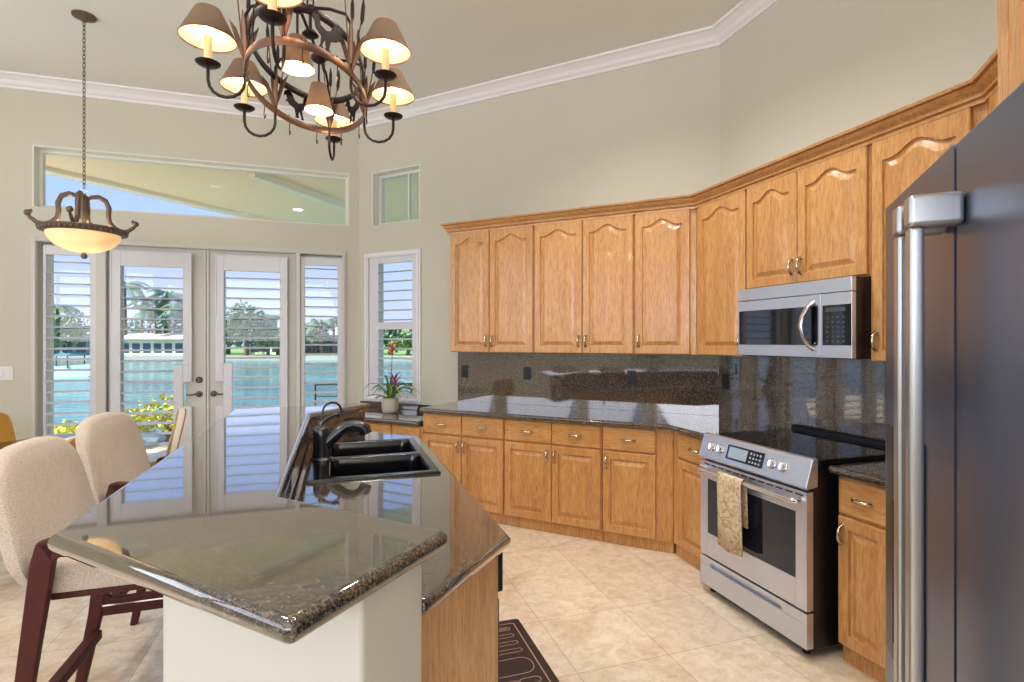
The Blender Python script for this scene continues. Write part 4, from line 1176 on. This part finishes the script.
# pot hooks
for k in range(12):
    a = 2*math.pi*(k+.5)/12
    x, y = .415*math.cos(a), .23*math.sin(a)
    b = MB(); b.tube([(x, y, 2.57+Z0), (x+.012, y, 2.55+Z0), (x+.008, y, 2.52+Z0), (x, y, 2.49+Z0), (x+.01, y, 2.475+Z0), (x+.022, y, 2.485+Z0), (x+.022, y, 2.50+Z0)], .0022, 6)
    b.build('pot_hook', M['iron'], parent=t, smooth=True)

# ------------------------------------------------------------------ potted bromeliad
pp = FA.at(-2.965, -.30, .785)
t = thing('potted_bromeliad', 'bromeliad with coral and magenta flowers in a cream pot on the low desk counter', 'plant', loc=pp)
b = MB(); b.lathe([(.055,0),(.065,.004),(.078,.03),(.082,.08),(.080,.135),(.083,.145),(.076,.147),(.074,.125)], n=32, cap1=False); b.build('pot', M['pot'], parent=t, smooth=True)
b = MB(); b.lathe([(.075,.120),(.05,.126),(.01,.13)], n=24); b.build('soil', M['soil'], parent=t)
rnd = random.Random(3)
b = MB()
def blade(b, a, L_, h, w, base=(0,0,.12), droop=1.0):
    ca, sa = math.cos(a), math.sin(a); pl_ = []; n = 9
    for i in range(n):
        u = i/(n-1)
        r = L_*u; z = base[2] + h*math.sin(u*math.pi*.62*droop)
        ww = w*math.sin(math.pi*min(.98, .25+u*.74))
        pl_.append((Vector((base[0]+r*ca, base[1]+r*sa, z)), ww))
    ls = [[(p.x - sa*w_, p.y + ca*w_, p.z+.004), (p.x, p.y, p.z-.002), (p.x + sa*w_, p.y - ca*w_, p.z+.004), (p.x, p.y, p.z)] for p, w_ in pl_]
    b.loops(ls)
for k in range(20):
    a = k*2.4+rnd.uniform(-.2,.2); blade(b, a, rnd.uniform(.16,.30), rnd.uniform(.05,.17), rnd.uniform(.010,.016), droop=rnd.uniform(1.1,1.5))
for k in range(5): blade(b, k*1.3, .07, .24, .012)
blade(b, R(150), .36, .16, .008, droop=1.35); blade(b, R(-22), .34, .15, .008, droop=1.35); blade(b, R(200), .12, .34, .010, droop=1.0)
b.build('leaves', M['leafp'], parent=t)
b = MB(); b.tube([(0,0,.12),(.01,0,.35),(.02,.0,.56)], [.005,.004,.003], 6); b.build('flower_stem', M['leafp'], parent=t)
b = MB()
for k in range(14):
    a = k*2.4; blade(b, a, .05+.01*(k%3), .05, .009, base=(.02,0,.545+.008*k), droop=1.1)
b.build('coral_flower', M['orange'], parent=t)
b = MB()
for k in range(14):
    a = k*2.4; blade(b, a, .055+.01*(k%3), .07, .008, base=(.06,-.05,.24+.007*k), droop=.8)
b.build('magenta_flower', M['purple'], parent=t)

# ------------------------------------------------------------------ outdoors
def S(o): return tag(o, kind='structure')
b = MB(); b.prism([(-12,3.2),(-1.9,6.05),(.5,4.9),(6,6),(6,8.4),(-12,8.4)], -.30, -.02); S(b.build('ground', M['concrete']))
b = MB(); b.quad((-250,8.2,-.66),(120,8.2,-.66),(120,61,-.66),(-250,61,-.66)); S(b.build('water_surface', M['water']))
b = MB(); b.box(-250, 120, 60.6, 61, -1, -.22); S(b.build('seawall', M['seawall']))
b = MB(); b.box(-250, 120, 61, 160, -1, -.20); S(b.build('far_bank_ground', M['lawn']))
# patio roof: flat soffit with fascia beams
sf = [(-5.45,5.62), (-5.10,6.20), (-3.55,9.30), (3,12.5), (6,8), (.5,4.95), (pv.x+.05, pv.y+.25), (-5.3,4.95)]
b = MB(); b.prism(sf, 3.42, 3.6); S(b.build('patio_ceiling', M['soffit']))
def beam(p, q, w, z0, z1, name, m):
    p = Vector(p); q = Vector(q); d = (q-p).normalized(); n = Vector((-d.y, d.x))*w/2
    b = MB(); b.prism([p+n, q+n, q-n, p-n], z0, z1); return S(b.build(name, m))
beam((-5.60,5.30), (-3.45,9.55), .16, 3.37, 3.75, 'patio_roof_fascia', M['fascia'])
beam((-2.95,6.10), (-2.1,8.3), .12, 3.33, 3.42, 'patio_ceiling_beam', M['fascia'])
for (px, py) in ((303,194),(298,211)):
    Y = 540*1.92/(341-py); X = (px-512)/540*Y
    o = MB().lathe([(.07,0),(.068,-.006),(.05,-.004)], (0,0,0), n=20).build('patio_downlight', mat('downlight_lens', (1,.98,.9,1), .4, emit=(1,.95,.85,1), estr=1.5), smooth=True, loc=(X, Y, 3.42))
    tag(o, 'small round downlight set in the patio ceiling, ' + ('nearer the house' if py == 194 else 'farther from the house'), 'downlight', 'patio ceiling downlights')
# railing at the water's edge
t = thing('dock_railing', 'dark metal railing at the water edge outside the right sidelight', 'railing', loc=(-2.75, 8.1, -.02))
b = MB(); b.tube([(-.2,0,.85),(1.7,.1,.85)], .016, 6); b.tube([(-.2,0,.67),(1.7,.1,.67)], .010, 6); b.build('rails', M['rail'], parent=t)
for k in range(5):
    b = MB(); b.tube([(-.2+k*.475, k*.025, 0), (-.2+k*.475, k*.025, .85)], .014, 6); b.build('post', M['rail'], parent=t)

def foliage(b, c, rx, ry, rz, n, s, rnd):
    for _ in range(n):
        while True:
            p = Vector((rnd.uniform(-1,1), rnd.uniform(-1,1), rnd.uniform(-1,1)))
            if .25 < p.length < 1: break
        q = Vector((c[0]+p.x*rx, c[1]+p.y*ry, c[2]+p.z*rz))
        a = Vector((rnd.gauss(0,1), rnd.gauss(0,1), rnd.gauss(0,1))).normalized(); e_ = a.orthogonal().normalized(); f_ = a.cross(e_)
        w = s*rnd.uniform(.5,1.2)
        b.quad(q-e_*w, q-f_*w*.6, q+e_*w, q+f_*w*.6)
def bushy(x, y, w, h, m, label, name='tree', n=500, s=.34, gz=-.2, cat='tree', grp='trees on the far bank'):
    rnd = random.Random(int(abs(x*31+y*7)))
    t = thing(name, label, cat, loc=(x, y, gz), group=grp)
    b = MB(); b.tube([(0,0,0),(.1,0,h*.3),(0,.1,h*.6)], [w*.06+.02, w*.045+.015, .03], 8); b.build('trunk', M['bark'], parent=t, smooth=True)
    b = MB()
    for k in range(6):
        a = k*1.05; foliage(b, (math.cos(a)*w*.27, math.sin(a)*w*.27, h*(.42+.09*(k%3))), w*.28, w*.28, h*.30, n//8, s, rnd)
    foliage(b, (0,0,h*.62), w*.36, w*.36, h*.38, n//4, s, rnd)
    b.build('crown', m, parent=t)
def palm(x, y, h, label, sc=1.0):
    rnd = random.Random(int(abs(x*17+h*13)))
    t = thing('palm_tree', label, 'palm tree', loc=(x, y, -.2), group='palms on the far bank')
    bx = rnd.uniform(-.6,.6)
    b = MB(); b.tube([(0,0,0),(bx*.3,0,h*.5),(bx,0,h)], [.24,.18,.14], 8); b.build('trunk', M['bark'], parent=t, smooth=True)
    b = MB()
    for k in range(16):
        a = k*2.4; el = rnd.uniform(-.2,1.0); L_ = rnd.uniform(2.2,3.2)*sc
        ca, sa = math.cos(a), math.sin(a); prev = None
        n = 9
        P = []
        for i in range(n):
            u = i/(n-1); P.append(Vector((bx+ca*L_*u*math.cos(el*.6), sa*L_*u*math.cos(el*.6), h + L_*(math.sin(el)*u - .75*u*u))))
        for i in range(n-1):
            p, q = P[i], P[i+1]; w = .55*sc*math.sin(math.pi*(.12+.85*i/(n-1)))
            side = Vector((-sa, ca, 0))
            for s_ in (-1, 1):
                b.quad(p, q*.5+p*.5, (p+q)/2+side*s_*w-Vector((0,0,w*.6)), p*.8+q*.2+side*s_*w*.9-Vector((0,0,w*.65)))
                b.quad((p+q)/2, q, q+side*s_*w*.9-Vector((0,0,w*.6)), (p+q)*.5+(q-p)*.2+side*s_*w-Vector((0,0,w*.65)))
    b.build('fronds', M['palm'], parent=t)
def bx_(px, Y): return (px-512)/540*Y
bushy(bx_(52,64), 64, 5.5, 6.2, M['leaf_mid'], 'leafy green tree on the far bank seen through the left sidelight, at its left')
bushy(bx_(76,66), 66, 6.5, 5.4, M['leaf_mid'], 'broad pale green tree on the far bank in the middle of the left sidelight')
palm(bx_(60,68), 68, 5.8, 'palm rising behind the trees in the left sidelight')
palm(bx_(126,66), 66, 8.6, 'tallest palm on the far bank, at the left edge of the left french door')
palm(bx_(140,70), 70, 7.0, 'palm behind the white house, second from the left in the left french door')
palm(bx_(156,66), 66, 5.4, 'short palm above the middle of the white house roof')
palm(bx_(170,68), 68, 7.4, 'palm above the right half of the white house')
palm(bx_(185,66), 66, 6.0, 'palm at the right edge of the left french door')
bushy(bx_(148,72), 72, 9, 5.4, M['leaf_dark'], 'dark tree mass directly behind the white house')
bushy(bx_(180,70), 70, 6, 4.6, M['leaf_dark'], 'dark tree at the right end of the white house')
bushy(bx_(246,63), 63, 5.6, 6.6, M['leaf_dark'], 'large dense dark green tree on the far bank in the right french door', n=900)
bushy(bx_(228,68), 68, 4.6, 4.6, M['leaf_dark'], 'smaller tree left of the large dense one in the right french door')
bushy(bx_(268,64), 64, 3.4, 4.2, M['leaf_mid'], 'pale green tree right of the large dense one in the right french door')
palm(bx_(278,66), 66, 4.6, 'short palm at the right edge of the right french door', .8)
bushy(bx_(312,66), 66, 4.4, 4.0, M['leaf_dark'], 'dark tree at the left of the right sidelight view')
palm(bx_(322,65), 65, 3.8, 'small palm in the right sidelight view', .8)
palm(bx_(334,66), 66, 4.0, 'palm at the right edge of the right sidelight view', .9)
bushy(bx_(390,66), 66, 5.5, 3.8, M['leaf_dark'], 'dark tree on the far bank seen through the narrow window, at its left')
bushy(bx_(408,64), 64, 4.0, 3.2, M['leaf_mid'], 'lighter tree on the far bank seen through the narrow window, at its right')
bushy(bx_(162,7.9), 7.9, 1.0, .75, M['leaf_light'], 'yellow-green shrub on the patio outside the left french door', 'shrub', n=420, s=.05, gz=-.02, cat='shrub', grp='patio shrubs')
bushy(bx_(128,7.6), 7.6, .7, .55, M['leaf_light'], 'smaller yellow-green shrub on the patio behind the dining table', 'shrub', n=300, s=.05, gz=-.02, cat='shrub', grp='patio shrubs')
bushy(bx_(72,7.6), 7.6, .7, .40, M['leaf_light'], 'low yellow-green shrub on the patio outside the left sidelight', 'shrub', n=300, s=.05, gz=-.02, cat='shrub', grp='patio shrubs')
def house(x, y, w, h, wall_m, label, n=5):
    t = thing('waterfront_house', label, 'house', loc=(x, y, -.2), group='houses across the lagoon')
    b = MB(); b.box(-w/2, w/2, 0, 6, 0, h); b.build('walls', wall_m, parent=t)
    b = MB(); b.m = Matrix(((0,0,1,0),(1,0,0,0),(0,1,0,0),(0,0,0,1))); b.prism([(-.7,h),(6.7,h),(6.7,h+.12),(3,h+.85),(-.7,h+.12)], -w/2-.6, w/2+.6); b.build('roof', M['roof'], parent=t)
    for k in range(n):
        c = -w/2+(k+.5)*w/n
        b = MB(); b.box(c-w/n*.34, c+w/n*.34, -.05, .02, .3, h-.35); b.build('window_panel', M['far_window'], parent=t)
house(bx_(155,64), 63.5, 7.6, 1.75, M['house'], 'low white house with pale roof across the lagoon, in the left french door', 6)
house(bx_(68,66), 65, 6.4, 1.9, M['house_blue'], 'blue-grey house across the lagoon, in the left sidelight', 4)
house(bx_(330,68), 67, 6.0, 1.9, M['house_blue'], 'blue-grey house across the lagoon, in the right sidelight', 4)
house(bx_(272,70), 68, 4.0, 1.7, M['house'], 'small white house across the lagoon, right of the dense tree', 3)
t = thing('boat', 'small white boat with teal cover moored on the lagoon in the left sidelight', 'boat', loc=(bx_(66,33), 33, -.66), rotz=-8)
b = MB(); L = []
for u in range(9):
    f = u/8; w = .75*(1-f**3); L.append([(-2.2+4.4*f, -w, .55+.25*f*f), (-2.2+4.4*f, -w*.75, -.02), (-2.2+4.4*f, w*.75, -.02), (-2.2+4.4*f, w, .55+.25*f*f)])
b.loops(L[:-1] + [[(2.2, -.02, .8), (2.2, -.02, .2), (2.2, .02, .2), (2.2, .02, .8)]]); b.build('hull', M['hull'], parent=t, smooth=False)
b = MB(); b.prism([(-1.4,-.6),(.8,-.6),(1.1,0),(.8,.6),(-1.4,.6)], 1.25, 1.33); b.build('canvas_top', M['teal'], parent=t, bevel=.02)
for x in (-1.3, .7):
    for y in (-.55, .55):
        b = MB(); b.tube([(x,y,.5),(x,y,1.26)], .03, 6); b.build('post', M['rail'], parent=t)
